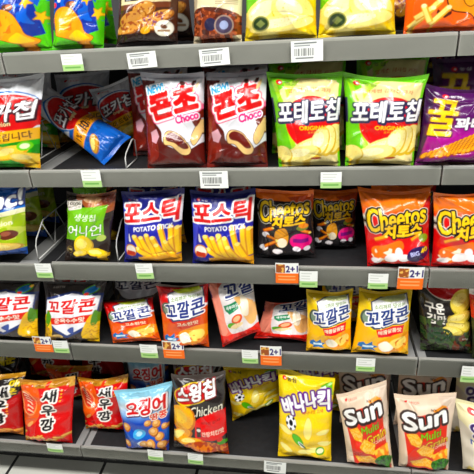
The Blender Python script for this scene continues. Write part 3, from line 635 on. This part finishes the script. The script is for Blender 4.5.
    for nm, t0, t1 in (('top_seal', TT, 1.0), ('bottom_seal', 0.0, TB)):
        S, T = np.meshgrid(np.linspace(0, 1, max(ns // 2, 20)), np.linspace(t0, t1, 9))
        u, v, bend, tau = place(S, T); rid = .0005 * np.sin((T - t0) / (t1 - t0) * 6.283 * 3)
        zig = .0012 * (np.abs((S * 30) % 1 - .5) * 2) * (1 if nm == 'top_seal' else -1) * (np.abs(T - (1 if nm == 'top_seal' else 0)) < 1e-6)
        Pf = np.stack([u, bend - .0005 + rid, v + zig], -1); Pb = np.stack([u, bend + .0005 + rid, v + zig], -1)
        c = sample(A, S, T, MG)
        ring = lambda a, b_: (np.stack([a, b_], 0))
        L = [(Pf, c, False), (Pb, c, True), (ring(Pf[-1], Pb[-1]), ring(c[-1], c[-1]), False), (ring(Pf[0], Pb[0]), ring(c[0], c[0]), True)]
        grid_mesh(nm, L, None, mat, root)
        zmin = min(zmin, (Mx[2, :3] @ Pf.reshape(-1, 3).T).min() + o[2])
    root.location.z += o[2] - zmin                # rests on the shelf
    return root

LIP = None
def frame(px, Y, z, lean, yaw=0):
    a, b = math.radians(lean), math.radians(yaw); ex = np.array([math.cos(b), math.sin(b), 0]); bk = np.array([-math.sin(b), math.cos(b), 0])
    ey = bk * math.sin(a) + np.array([0, 0, math.cos(a)])
    r = ray(px, 237)                            # x where the viewing column meets this depth at height z
    lo, hi = -400., 900.
    for _ in range(60):                         # find the pixel row of height z at depth Y
        mid = (lo + hi) / 2
        if at(px, mid, Y)[2] > z: lo = mid
        else: hi = mid
    o = at(px, (lo + hi) / 2, Y); o[2] = z
    return o, ex, ey
def front_bag(fn, label, group, quadpx, Y, z, lean=8, yaw=0, thick=.066, seed=1, keep=False, **kw):
    TL, TR, BR, BL = quadpx
    o, ex, ey = frame((BL[0] + BR[0]) / 2, Y, z, lean, yaw); n = np.cross(ex, ey)
    q = []
    for p in (BL, BR, TR, TL):
        r = ray(*p); t = np.dot(o - CAM, n) / np.dot(r, n); d = CAM + r * t - o; q.append((d.dot(ex), d.dot(ey)))
    q = np.array(q); m = q[:2, 1].min(); q[:, 1] -= q[:, 1].min() if keep else 0
    if not keep: q[:2, 1] -= m
    c = (q[0, 0] + q[1, 0]) / 2
    print('BAG %-22s W %.3f/%.3f H %.3f bottom off %.3f x %.2f' % (fn.__name__, q[1, 0] - q[0, 0], q[2, 0] - q[3, 0], q[2:, 1].mean(), m, o[0]))
    return bag('snack_bag', fn, label, group, o, ex, ey, q, thick, seed, lip=LIP, **kw)
def rear_bag(fn, label, group, px, Y, z, W, H, lean=8, roll=0, yaw=0, thick=.06, seed=1, res=.62, **kw):
    o, ex, ey = frame(px, Y, z, lean, yaw); a = math.radians(roll); R = np.array([[math.cos(a), -math.sin(a)], [math.sin(a), math.cos(a)]])
    q = np.array([(-W / 2, 0), (W / 2, 0), (W / 2 * 1.03, H), (-W / 2 * 1.03, H)]) @ R.T; q[:, 1] -= q[:2, 1].min()
    n = np.cross(ex, ey); tl = o + ex * q[3, 0] + ey * q[3, 1]; tr = o + ex * q[2, 0] + ey * q[2, 1]
    print('REAR %-21s top px (%.0f,%.0f) (%.0f,%.0f)' % (fn.__name__, *project(tl), *project(tr)))
    return bag('snack_bag', fn, label, group, o, ex, ey, q, thick, seed, res=res, **kw)
# ------------------------------------------------------------------ setting: floor
RELTOP = [-.0655, -.322, -.563, -.815, -1.126]; RELBOT = [-.108, -.363, -.612, -.868, -1.163]
ZT = [CZ + r for r in RELTOP]; ZBt = [CZ + r for r in RELBOT]; ZD = [z - .007 for z in ZT]
YF = [0, 0, 0, 0, -.068]
SECT = [(-1.556, -.644), (-.642, .271), (.273, 1.185)]

def tile_mat():
    m, nt, b = nodes('pale floor tile'); tc = nt.nodes.new('ShaderNodeTexCoord'); mp = nt.nodes.new('ShaderNodeMapping'); mp.inputs['Location'].default_value = (.035, .12, 0)
    br = nt.nodes.new('ShaderNodeTexBrick'); br.offset = 0; br.inputs['Scale'].default_value = 1; br.inputs['Brick Width'].default_value = .30; br.inputs['Row Height'].default_value = .30; br.inputs['Mortar Size'].default_value = .005; br.inputs['Mortar Smooth'].default_value = .1
    br.inputs['Color1'].default_value = (*lin((214, 214, 204)), 1); br.inputs['Color2'].default_value = (*lin((208, 208, 198)), 1); br.inputs['Mortar'].default_value = (*lin((40, 40, 40)), 1)
    nt.links.new(tc.outputs['Object'], mp.inputs[0]); nt.links.new(mp.outputs[0], br.inputs['Vector']); nt.links.new(br.outputs['Color'], b.inputs['Base Color']); b.inputs['Roughness'].default_value = .3
    return m
tag(MB().box((-4, -4.5, -.05), (4, .9, 0)).build('floor', tile_mat()), kind='structure')

# ------------------------------------------------------------------ gondola and its shelves
g = tag(empty('display_rack', (-.19, .46, 0)), 'grey steel gondola frame with back panel and dark plinth carrying the snack shelves', 'display rack')
def child(mb, name, mat, par, **k):
    o = mb.build(name, mat, None, **k); o.parent = par; o.matrix_parent_inverse = par.matrix_basis.inverted(); return o
for x0, x1 in SECT:
    child(MB().box((x0 + .02, .455, .05), (x1 - .02, .475, 1.75)), 'back_panel', BACK, g)
    child(MB().box((x0, .03, .0), (x1, .05, ZD[4] - .055)), 'plinth', KICK, g)
for x in (-1.557, -.643, .272, 1.186):
    child(MB().box((x - .018, .452, 0), (x + .018, .49, 1.75)), 'upright', STEEL, g, bevel=.002)
MATS = {1: [(-1.53, -.648), (-.600, .25), (.295, 1.16)], 2: [(-1.53, -.742), (-.686, .25), (.295, 1.16)]}
WHERE = ['top', 'second', 'third', 'fourth', 'bottom']; SIDE = ['left end', 'middle', 'right end']
def shelf(i, j):
    x0, x1 = SECT[j]; yf = YF[i]; zt, zb, zd = ZT[i], ZBt[i], ZD[i]
    if j == 0 and i == 2: zt -= .006; zb -= .006; zd -= .006
    root = tag(empty('gondola_shelf', ((x0 + x1) / 2, yf, zd)), '%s grey steel snack shelf with price rail, %s section of the rack' % (WHERE[i] if i else 'topmost', SIDE[j]), 'shelf', 'gondola shelves')
    bpy.context.view_layer.update()
    depth = .445
    child(MB().box((x0 + .002, yf + .012, zd - .016), (x1 - .002, depth, zd)), 'deck', STEEL, root, bevel=.0015)
    prof = [(yf, zb), (yf - .001, zt - .006), (yf + .003, zt), (yf + .006, zt), (yf + .006, zd - .012), (yf + .012, zd - .012), (yf + .012, zd - .018), (yf + .006, zd - .018), (yf + .006, zb + .004), (yf + .003, zb)]
    rail = child(MB().extrude_x(prof, x0 + .001, x1 - .001, 1), 'price_rail', RAIL, root); bpy.context.view_layer.update()
    hh = zt + .002 - zb; arc = [(-.0035 - .0006 * math.sin(math.pi * k / 10), zb + hh * k / 10) for k in range(11)]
    prof = [(yf + y, q) for y, q in arc] + [(yf + y + .0012, q) for y, q in arc[::-1]]
    cover = MB().extrude_x(prof, x0 + .002, x1 - .002, 1).build('clear_cover', CLEAR); cover.parent = rail; cover.matrix_parent_inverse = rail.matrix_world.inverted()
    ms = MATS.get(i, [(a + .022, b - .022) for a, b in SECT])
    a, b = ms[j]
    a = max(a, x0 + .004); b = min(b, x1 - .004)
    child(MB().box((a, yf + .016, zd - .001), (b, depth - .01, zd + .0015)), 'rubber_mat', MAT, root)
    if (i, j) == (2, 0): child(MB().box((-.685, yf + .016, zd - .001), (x1 - .004, depth - .01, zd + .0015)), 'rubber_mat', MAT, root)
    for x in (x0 + .012, x1 - .012):
        child(MB().extrude_x([(.44, zd - .017), (.44, zd - .075), (.41, zd - .07), (.33, zd - .03), (.33, zd - .017)], x - .002, x + .002), 'bracket', STEEL, root)
for i in range(5):
    for j in range(3): shelf(i, j)

# ------------------------------------------------------------------ price tags clipped to the rails
def tag_art(kind, seed):
    a = Art(.8 if kind != 'promo' else .92, (236, 238, 234), seed); r = a.rng
    if kind == 'green':
        a.rect(0, .62, 1, 1, (176, 208, 146)); a.rect(.12, .74, .86, .84, (120, 168, 100))
        for k in range(3): a.rect(.1, .12 + k * .16, .5 + r.rand() * .35, .18 + k * .16, (204, 208, 202))
    elif kind == 'bar':
        a.rect(.1, .08, .8, .16, (120, 124, 124)); a.rect(.1, .2, .6, .27, (150, 154, 154))
        x = .1
        while x < .74: w = .012 + r.rand() * .022; a.rect(x, .36, x + w, .72, (50, 52, 54)); x += w + .014 + r.rand() * .02
        a.rect(.14, .78, .7, .86, (130, 132, 132))
    else:
        a.rect(0, .5, 1, 1, (232, 118, 52)); a.rect(.03, .06, .42, .48, (150, 84, 50)); a.mottle(a.mpoly([(.03, .06), (.42, .06), (.42, .48), (.03, .48)]), (226, 180, 110), .45, .08)
        a.text('2+1', .71, .29, .5, .3, (48, 30, 100), .03)
        for k in range(2): a.rect(.12, .62 + k * .16, .86, .68 + k * .16, (244, 170, 120))
    return a.done()
def price_tag(kind, px, py, w, h, level, label, tilt=0, seed=1):
    y = YF[level] - .0095; c = at(px, py, y); wl = at(px - w / 2, py, y); wr = at(px + w / 2, py, y); up = at(px, py - h / 2, y); dn = at(px, py + h / 2, y)
    W = wr[0] - wl[0]; H = up[2] - dn[2]
    root = tag(empty('rail_price_tag', tuple(c)), label, 'price tag', 'promotion price tags' if kind == 'promo' else 'shelf price tags'); root.rotation_euler = (0, math.radians(tilt), 0)
    A = tag_art(kind, seed); S, T = np.meshgrid(np.linspace(0, 1, 66), np.linspace(0, 1, 56)); col = sample(A, S, T)
    cut = .5 if kind == 'promo' else .38
    bow = .0012 * (1 - (2 * S - 1) ** 2)
    Pf = np.stack([(S - .5) * W, -.0008 - bow, (T - .5) * H], -1); Pb = Pf.copy(); Pb[..., 1] += .0006
    k = int(56 * cut)
    for nm, sl in (('lower_strip', slice(0, k + 1)), ('card', slice(k, 56))):
        if kind == 'bar': sl = slice(0, 56); nm = 'card'
        f, b, cc = Pf[sl], Pb[sl], col[sl]
        L = [(f, cc, False), (b, np.full_like(cc, .8), True)]
        grid_mesh(nm, L, None, CARD, root)
        if kind == 'bar': break
    if kind != 'bar':
        bx = MB().box((-W * .5, -.0003, H * .5 - .002), (W * .5, .0014, H * .5 + .0012)); bx.build('clip', CLEAR, root)
    return root
TAGS = [
 ('green', 72.5, 62.5, 21, 17, 0, 'white and green price tag alone at the left of the topmost rail', 0),
 ('bar', 142, 60, 29, 16, 0, 'large white barcode tag under the drizzled chocolate cookie bag', -2.5),
 ('bar', 214.5, 57, 30, 17, 0, 'large white barcode tag under the cream bag of round chocolate snack', -2.5),
 ('bar', 307, 51, 32, 21, 0, 'large white barcode tag between the two yellow crisp bags of the top shelf', -1),
 ('green', 91.5, 178.5, 19, 17, 1, 'white and green price tag under the fallen blue crisp bag', 0),
 ('bar', 214, 179.5, 28, 17, 1, 'white barcode tag under the pair of chocolate cone bags', 0),
 ('green', 331, 180, 21, 16, 1, 'white and green price tag between the two green potato crisp bags', 0),
 ('green', 44, 270.5, 16, 14, 2, 'white and green price tag beside the gap left of the onion crisp bag', 0),
 ('green', 144.5, 271, 17, 15, 2, 'white and green price tag under the left navy potato stick bag', -2),
 ('promo', 287, 273, 23, 20, 2, 'orange and white two plus one tag under the black cheese snack bags', 0),
 ('green', 308.5, 279, 18, 16, 2, 'white and green price tag right of the orange tag under the black cheese snacks', 0),
 ('green', 378, 281, 20, 15, 2, 'white and green price tag under the left red cheese snack bag', 0),
 ('promo', 410.5, 278, 26, 22, 2, 'orange and white two plus one tag under the right corner of the red cheese snack', 0),
 ('promo', 43, 344, 18, 15, 3, 'orange and white two plus one tag between the two grey corn snack bags', 0),
 ('green', 61, 346.5, 15, 12, 3, 'white and green price tag under the right grey corn snack bag', 0),
 ('green', 149, 351, 17, 13, 3, 'white and green price tag under the slumped red corn snack bag', 0),
 ('promo', 173.5, 349.5, 21, 17, 3, 'orange and white two plus one tag under the upright red corn snack bag', 0),
 ('green', 250, 356.5, 16, 13, 3, 'white and green price tag under the tilted salmon pink corn bag', 0),
 ('promo', 271, 355.5, 21, 19, 3, 'orange and white two plus one tag under the slumped salmon pink corn bag', 0),
 ('green', 365.5, 364.5, 19, 13, 3, 'white and green price tag under the right yellow corn snack bag', 0),
 ('green', 469, 374, 16, 16, 3, 'white and green price tag below the seaweed crisps at the right edge', 0),
 ('green', 55, 447.5, 15, 8, 4, 'white and green price tag under the left red shrimp snack bag', 2),
 ('green', 155.5, 455, 15, 10, 4, 'white and green price tag under the blue squid peanut bag', 3),
 ('green', 195.5, 458.5, 15, 10, 4, 'white and green price tag under the black chicken crisp bag', 3),
 ('bar', 275, 467, 22, 11, 4, 'white barcode tag on the bottom rail under the yellow banana snack', 3),
]
for k, (kd, px, py, w, h, lv, lb, ti) in enumerate(TAGS): price_tag(kd, px, py, w, h, lv, lb, ti, 40 + k)

# ------------------------------------------------------------------ wire dividers
def divider(x, level, y0, y1, h, label, lattice=True):
    z = ZD[level] + .004; root = tag(empty('wire_divider', (x, y0, ZD[level])), label, 'wire divider', 'white wire shelf dividers'); bpy.context.view_layer.update()
    child(MB().tube([(x, y0, z - .002), (x, y0 + .002, z + h * .45), (x, y0 + .012, z + h * .62), (x, y0 + .06, z + h), (x, y1 - .01, z + h), (x, y1, z + h * .9), (x, y1, z - .002)], .0016), 'outer_wire', WIRE, root, smooth=True)
    child(MB().tube([(x, y0 + .004, z), (x, y1 - .004, z)], .0016), 'base_wire', WIRE, root, smooth=True)
    if lattice:
        n = 3
        for k in range(n):
            a = y0 + .05 + (y1 - y0 - .06) * k / n; b = y0 + .05 + (y1 - y0 - .06) * (k + 1) / n
            child(MB().tube([(x, a, z + h * .97), (x, (a + b) / 2, z + .002), (x, b, z + h * .97)], .0012), 'strut_wire', WIRE, root, smooth=True)
    return root

# ------------------------------------------------------------------ bags, row by row
Fb, Rb = front_bag, rear_bag
z = ZD[0] + .003
LIP = (YF[0], ZT[0])
G = 'sea creature cracker bags'
Fb(art_sea_cracker, 'blue and green cracker bag at the left edge of the top shelf', G, [(-14, -45), (50, -46), (53, 52), (-11, 54)], .016, z, 6, seed=11)
Fb(art_sea_cracker, 'blue and green cracker bag leaning right, second from left on the top shelf', G, [(55, -47), (110, -47), (104, 51), (53, 52)], .016, z, 6, seed=12)
Rb(art_sea_cracker, 'shaded cracker bag behind, left of the drizzled chocolate cookie bag', G, 92, .15, z, .125, .205, 6, seed=13)
G = 'chocolate cookie bags'
Fb(art_choc_cookie, 'brown and cream bag of drizzled chocolate cookies on the top shelf', G, [(116, -48), (181, -49), (178, 48), (117, 50)], .016, z, 6, seed=14)
Rb(art_choc_cookie, 'brown cookie bag half hidden behind the drizzled chocolate cookie bag', G, 165, .15, z, .135, .205, 6, seed=15)
Fb(art_choc_ball, 'cream bag of round chocolate snack with dark badges on the top shelf', None, [(192, -50), (244, -50), (242, 45), (194, 47)], .016, z, 6, seed=16)
G = 'yellow crisp bags'
Fb(art_yellow_chip, 'yellow and green crisp bag right of the chocolate snack, top shelf', G, [(246, -52), (319, -53), (317, 42), (245, 45)], .016, z, 6, seed=17)
Fb(art_yellow_chip, 'yellow crisp bag beside the orange stick snack, top shelf', G, [(318, -53), (397, -55), (395, 38), (318, 42)], .016, z, 6, seed=18)
Rb(art_choc_cookie, 'dark brown bag seen in the gap left of the orange stick snack', None, 395, .16, z, .13, .2, 6, seed=19)
Fb(art_orange_stick, 'orange bag with pale stick snacks at the right end of the top shelf', None, [(402, -56), (480, -58), (478, 33), (403, 37)], .016, z, 6, seed=20)

z = ZD[1] + .003
LIP = (YF[1], ZT[1])
G = 'red oval crisp bags'
Fb(art_poka_onion, 'onion crisp bag with red oval and green base at the left edge, second shelf', G, [(-30, 76), (44, 74), (40, 166), (-26, 168)], .016, z, 8, seed=21)
Rb(art_poka_onion, 'shaded red oval crisp bag behind the onion crisps on the second shelf', G, 34, .21, z, .155, .215, 8, seed=22)
fall = Fb(art_poka_blue, 'blue and white crisp bag fallen on its side on the second shelf', None, [(26, 108), (44, 88), (131, 138), (104, 166)], .05, z, 46, thick=.05, keep=True, seed=23)
Fb(art_poka_plain, 'upright red oval crisp bag behind the fallen blue bag', G, [(54, 76), (111, 70), (112, 150), (60, 152)], .27, z, 8, thick=.05, seed=24, res=.8)
Fb(art_poka_plain, 'tilted red oval crisp bag between fallen blue bag and chocolate cone bag', G, [(90, 91), (130, 77), (153, 134), (114, 152)], .19, z, 10, thick=.05, seed=25, res=.8)
G = 'chocolate cone snack bags'
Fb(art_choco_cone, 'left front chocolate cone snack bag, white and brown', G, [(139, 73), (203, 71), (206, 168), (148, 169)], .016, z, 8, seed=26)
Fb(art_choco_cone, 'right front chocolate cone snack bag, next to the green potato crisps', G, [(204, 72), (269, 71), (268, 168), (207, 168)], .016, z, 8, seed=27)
Rb(art_choco_cone, 'silver topped bag behind the left chocolate cone snack', G, 163, .125, z, .15, .215, 8, seed=28)
Rb(art_choco_cone, 'silver topped bag behind the right chocolate cone snack', G, 236, .125, z, .15, .215, 8, seed=29)
G = 'green potato crisp bags'
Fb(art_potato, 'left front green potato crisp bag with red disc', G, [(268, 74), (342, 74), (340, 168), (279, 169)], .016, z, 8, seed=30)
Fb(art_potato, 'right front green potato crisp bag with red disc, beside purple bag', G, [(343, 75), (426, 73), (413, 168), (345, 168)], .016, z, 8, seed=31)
Rb(art_potato, 'green bag top showing behind the left potato crisp bag', G, 308, .125, z, .17, .218, 8, roll=2, seed=32)
Rb(art_potato, 'green bag top showing behind the right potato crisp bag', G, 384, .125, z, .155, .218, 8, roll=-2, seed=33)
G = 'purple twist snack bags'
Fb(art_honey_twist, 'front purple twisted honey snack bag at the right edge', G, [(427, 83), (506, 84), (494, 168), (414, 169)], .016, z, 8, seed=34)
Rb(art_honey_twist, 'shaded purple bag directly behind the front purple twist snack', G, 467, .125, z, .165, .205, 8, seed=35)
Rb(art_honey_twist, 'rearmost dark purple bag behind the other purple twist snacks', G, 448, .2, z, .165, .22, 8, seed=36)
divider(-.672, 1, .03, .32, .085, 'white lattice wire divider beside the onion crisps on the second shelf')
divider(-.4145, 1, .02, .1, .05, 'thin white wire divider left of the chocolate cone bags', False)

z = ZD[2] + .003
LIP = (YF[2], ZT[2])
G = 'blue onion snack bags'
Fb(art_princess, 'front blue and green onion snack bag at the left edge, third shelf', G, [(-32, 186), (25, 182), (28, 252), (-26, 258)], .016, z, 8, seed=37)
Rb(art_princess, 'middle blue onion snack bag in the shade behind the front one', G, 26, .16, z, .13, .195, 6, seed=38)
Rb(art_princess, 'rearmost blue onion snack bag deep in the shade on the third shelf', G, 40, .26, z, .13, .195, 6, seed=39)
Fb(art_onion_crisp, 'dark onion crisp bag with a green label standing alone on the third shelf', None, [(64, 193), (119, 190), (110, 262), (65, 262)], .016, z, 8, thick=.05, seed=40)
Rb(art_onion_crisp, 'shaded brown crisp bag behind the onion crisp bag with green label', None, 98, .14, z, .12, .2, 8, seed=41)
G = 'navy potato stick bags'
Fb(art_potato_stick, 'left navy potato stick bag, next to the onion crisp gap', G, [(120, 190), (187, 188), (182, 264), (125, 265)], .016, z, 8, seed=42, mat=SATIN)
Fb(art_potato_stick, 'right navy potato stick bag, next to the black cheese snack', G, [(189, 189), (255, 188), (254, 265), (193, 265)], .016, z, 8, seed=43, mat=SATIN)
Rb(art_potato_stick, 'shaded navy bag behind the left potato stick bag', G, 160, .13, z, .145, .175, 8, seed=44)
Rb(art_potato_stick, 'shaded navy bag behind the right potato stick bag', G, 225, .13, z, .145, .175, 8, seed=45)
G = 'black cheese snack bags'
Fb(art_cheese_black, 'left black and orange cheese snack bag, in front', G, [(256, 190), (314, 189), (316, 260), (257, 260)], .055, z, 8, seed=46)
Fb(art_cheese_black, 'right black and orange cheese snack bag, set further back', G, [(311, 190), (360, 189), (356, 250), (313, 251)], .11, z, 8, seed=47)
G = 'red cheese snack bags'
Fb(art_cheese_red, 'left red and orange cheese snack bag on the third shelf', G, [(360, 190), (432, 190), (429, 275), (367, 275)], .016, z, 8, seed=48)
Fb(art_cheese_red, 'right red and orange cheese snack bag cut by the right edge', G, [(432, 191), (505, 191), (498, 277), (430, 277)], .016, z, 8, seed=49)
Rb(art_cheese_red, 'shaded orange bag behind the left red cheese snack', G, 398, .13, z, .155, .185, 8, seed=50)
divider(-.686, 2, .02, .33, .085, 'white lattice wire divider beside the blue onion snacks on the third shelf')
divider(-.472, 2, .02, .3, .085, 'white wire divider left of the navy potato sticks', False)

z = ZD[3] + .003
LIP = (YF[3], ZT[3])
G = 'grey corn snack bags'
Fb(art_corn_grey, 'left grey and white corn snack bag with red lettering', G, [(-22, 280), (42, 279), (38, 337), (-20, 336)], .016, z, 16, seed=51)
Fb(art_corn_grey, 'right grey and white corn snack bag with red lettering', G, [(42, 281), (105, 278), (99, 340), (45, 339)], .016, z, 16, seed=52)
Rb(art_corn_grey, 'dark grey bag top behind the grey corn snack bags', G, 75, .16, z, .15, .2, 8, seed=53)
Fb(art_corn_red, 'slumped red corn snack bag leaning back on the fourth shelf', 'red corn snack bags', [(101, 300), (153, 295), (161, 342), (113, 344)], .016, z, 30, thick=.054, seed=54)
Rb(art_corn_dark, 'dark corn snack bag with navy letters behind the slumped red one', None, 140, .15, z, .15, .142, 8, seed=55)
Fb(art_corn_red, 'upright red and orange corn snack bag beside the salmon pink bag', 'red corn snack bags', [(157, 283), (207, 282), (209, 346), (164, 344)], .016, z, 12, seed=56)
Fb(art_corn_salmon, 'tilted salmon pink corn snack bag hanging over the fourth rail', 'salmon corn snack bags', [(208, 281), (252, 276), (261, 340), (223, 356)], .016, z, 12, thick=.05, seed=57)
Fb(art_corn_salmon, 'slumped salmon pink corn snack bag lying back left of the yellow ones', 'salmon corn snack bags', [(266, 304), (308, 300), (310, 350), (254, 346)], .05, z, 30, thick=.05, seed=58)
G = 'yellow corn snack bags'
Fb(art_corn_yellow, 'left yellow corn snack bag on the fourth shelf', G, [(304, 288), (353, 288), (351, 353), (306, 354)], .016, z, 12, seed=59)
Fb(art_corn_yellow, 'right yellow corn snack bag, beside the seaweed crisps', G, [(358, 289), (412, 290), (408, 359), (351, 357)], .016, z, 12, seed=60)
Rb(art_corn_yellow, 'shaded yellow bag between and behind the yellow corn snacks', G, 346, .15, z, .14, .185, 10, seed=61)
Fb(art_seaweed, 'dark seaweed crisp bag with round crisps on the fourth shelf', None, [(413, 269), (469, 269), (471, 360), (420, 356)], .035, z, 10, seed=62)
Fb(art_red_white, 'red and dark crisp bag cut off by the right edge of the fourth shelf', None, [(468, 285), (525, 285), (524, 362), (472, 361)], .016, z, 10, seed=63)

z = ZD[4] + .003
LIP = (YF[4], ZT[4])
YB = YF[4]
G = 'red shrimp snack bags'
Fb(art_shrimp_spicy, 'black and dark red shrimp snack bag at the bottom left edge', 'spicy shrimp snack bags', [(-42, 376), (25, 374), (24, 437), (-30, 437)], YB + .022, z, 22, seed=64)
Fb(art_shrimp, 'left front red shrimp snack bag on the bottom shelf', G, [(21, 378), (74, 376), (72, 442), (26, 439)], YB + .014, z, 18, seed=65)
Fb(art_shrimp, 'right red shrimp snack bag, set back beside the blue squid bag', G, [(76, 379), (127, 374), (128, 430), (86, 428)], YB + .07, z, 20, seed=66)
Fb(art_shrimp, 'red shrimp snack bag behind, showing between the two front red ones', G, [(46, 366), (92, 366), (96, 418), (58, 418)], YB + .2, z, 14, seed=67, res=.7)
Rb(art_shrimp, 'red shrimp snack bag in the second row under the fourth rail', G, 52, YB + .29, z, .155, .195, 8, seed=68)
Rb(art_brown_red, 'brown and red snack bag in the second row behind right shrimp snack', None, 104, YB + .31, z, .155, .2, 8, seed=69)
Rb(art_black_gold, 'front black and gold snack bag behind the spicy shrimp bag', 'black and gold snack bags', 0, YB + .165, z, .16, .195, 14, seed=70)
Rb(art_black_gold, 'rear black and gold snack bag high behind the spicy shrimp bag', 'black and gold snack bags', 8, YB + .27, z, .16, .2, 8, seed=71)
G = 'blue squid peanut bags'
Fb(art_squid_ball, 'front blue and white squid peanut bag on the bottom shelf', G, [(115, 389), (174, 381), (169, 447), (127, 445)], YB + .014, z, 16, seed=72)
Rb(art_squid_ball, 'middle squid peanut bag peeping over the front one', G, 150, YB + .18, z, .125, .175, 8, seed=73)
Rb(art_squid_ball, 'rearmost squid peanut bag under the fourth rail', G, 152, YB + .27, z, .125, .19, 8, seed=74)
G = 'black chicken crisp bags'
Fb(art_swing, 'front black chicken crisp bag with red oval on the bottom shelf', G, [(172, 374), (228, 369), (229, 457), (174, 450)], YB + .014, z, 12, seed=75)
Rb(art_swing, 'shaded black crisp bag behind the chicken crisp bag', G, 199, YB + .15, z, .145, .2, 8, seed=76)
G = 'yellow banana snack bags'
Fb(art_banana, 'left yellow banana snack bag, tilted and set back on the bottom shelf', G, [(224, 368), (278, 364), (281, 416), (233, 436)], YB + .14, z, 16, seed=77)
Fb(art_banana, 'front yellow banana snack bag on the bottom shelf', G, [(278, 366), (336, 377), (331, 468), (278, 463)], YB + .02, z, 14, thick=.054, seed=78)
Rb(art_banana, 'yellow banana snack bag behind the front banana snack', G, 318, YB + .2, z, .155, .195, 10, roll=-4, seed=79)
G = 'red and beige grain chip bags'
Fb(art_sun, 'left front grain chip bag, red and beige, bottom shelf', G, [(334, 393), (386, 382), (393, 477), (347, 470)], YB + .01, z, 14, seed=80, mat=SATIN)
Fb(art_sun, 'right front grain chip bag, red and beige, next to cream bag', G, [(393, 398), (455, 393), (447, 486), (398, 482)], YB + .014, z, 14, seed=81, mat=SATIN)
def art_sun_dark(): return art_sun(True)
Rb(art_sun, 'shaded grain chip bag behind the left front one', G, 364, YB + .16, z, .14, .195, 8, roll=2, seed=82, mat=SATIN)
Rb(art_sun, 'shaded grain chip bag behind the right front one', G, 418, YB + .16, z, .14, .195, 8, roll=-2, seed=83, mat=SATIN)
G = 'cream snack bags'
Fb(art_cream, 'front cream bag with red seed badge at the bottom right corner', G, [(453, 399), (520, 402), (514, 490), (462, 484)], YB + .014, z, 14, seed=84, mat=SATIN)
Rb(art_cream, 'cream bag behind the front cream bag at the bottom right corner', G, 478, YB + .15, z, .155, .215, 8, seed=85, mat=SATIN)

# ------------------------------------------------------------------ light: shop ceiling lamps over the aisle and the pale hall around
def lamp(x, y, zz, sx, sy, e, name='ceiling_tube_light'):
    l = bpy.data.lights.new(name, 'AREA'); l.shape = 'RECTANGLE'; l.size = sx; l.size_y = sy; l.energy = e; l.color = (1, .985, .96)
    o = bpy.data.objects.new(name, l); C.objects.link(o); o.location = (x, y, zz); return o
lamp(0, -.95, 2.3, 5, .25, 112)
lamp(0, -3.0, 2.5, 5, .25, 14)
w = bpy.data.worlds.new('shop hall'); SC.world = w; w.use_nodes = True
w.node_tree.nodes['Background'].inputs[0].default_value = (.95, .98, 1, 1); w.node_tree.nodes['Background'].inputs[1].default_value = .11
SC.view_settings.view_transform = 'Standard'; SC.view_settings.look = 'None'; SC.view_settings.gamma = 1; SC.view_settings.exposure = 0.0
SC.view_settings.use_curve_mapping = False
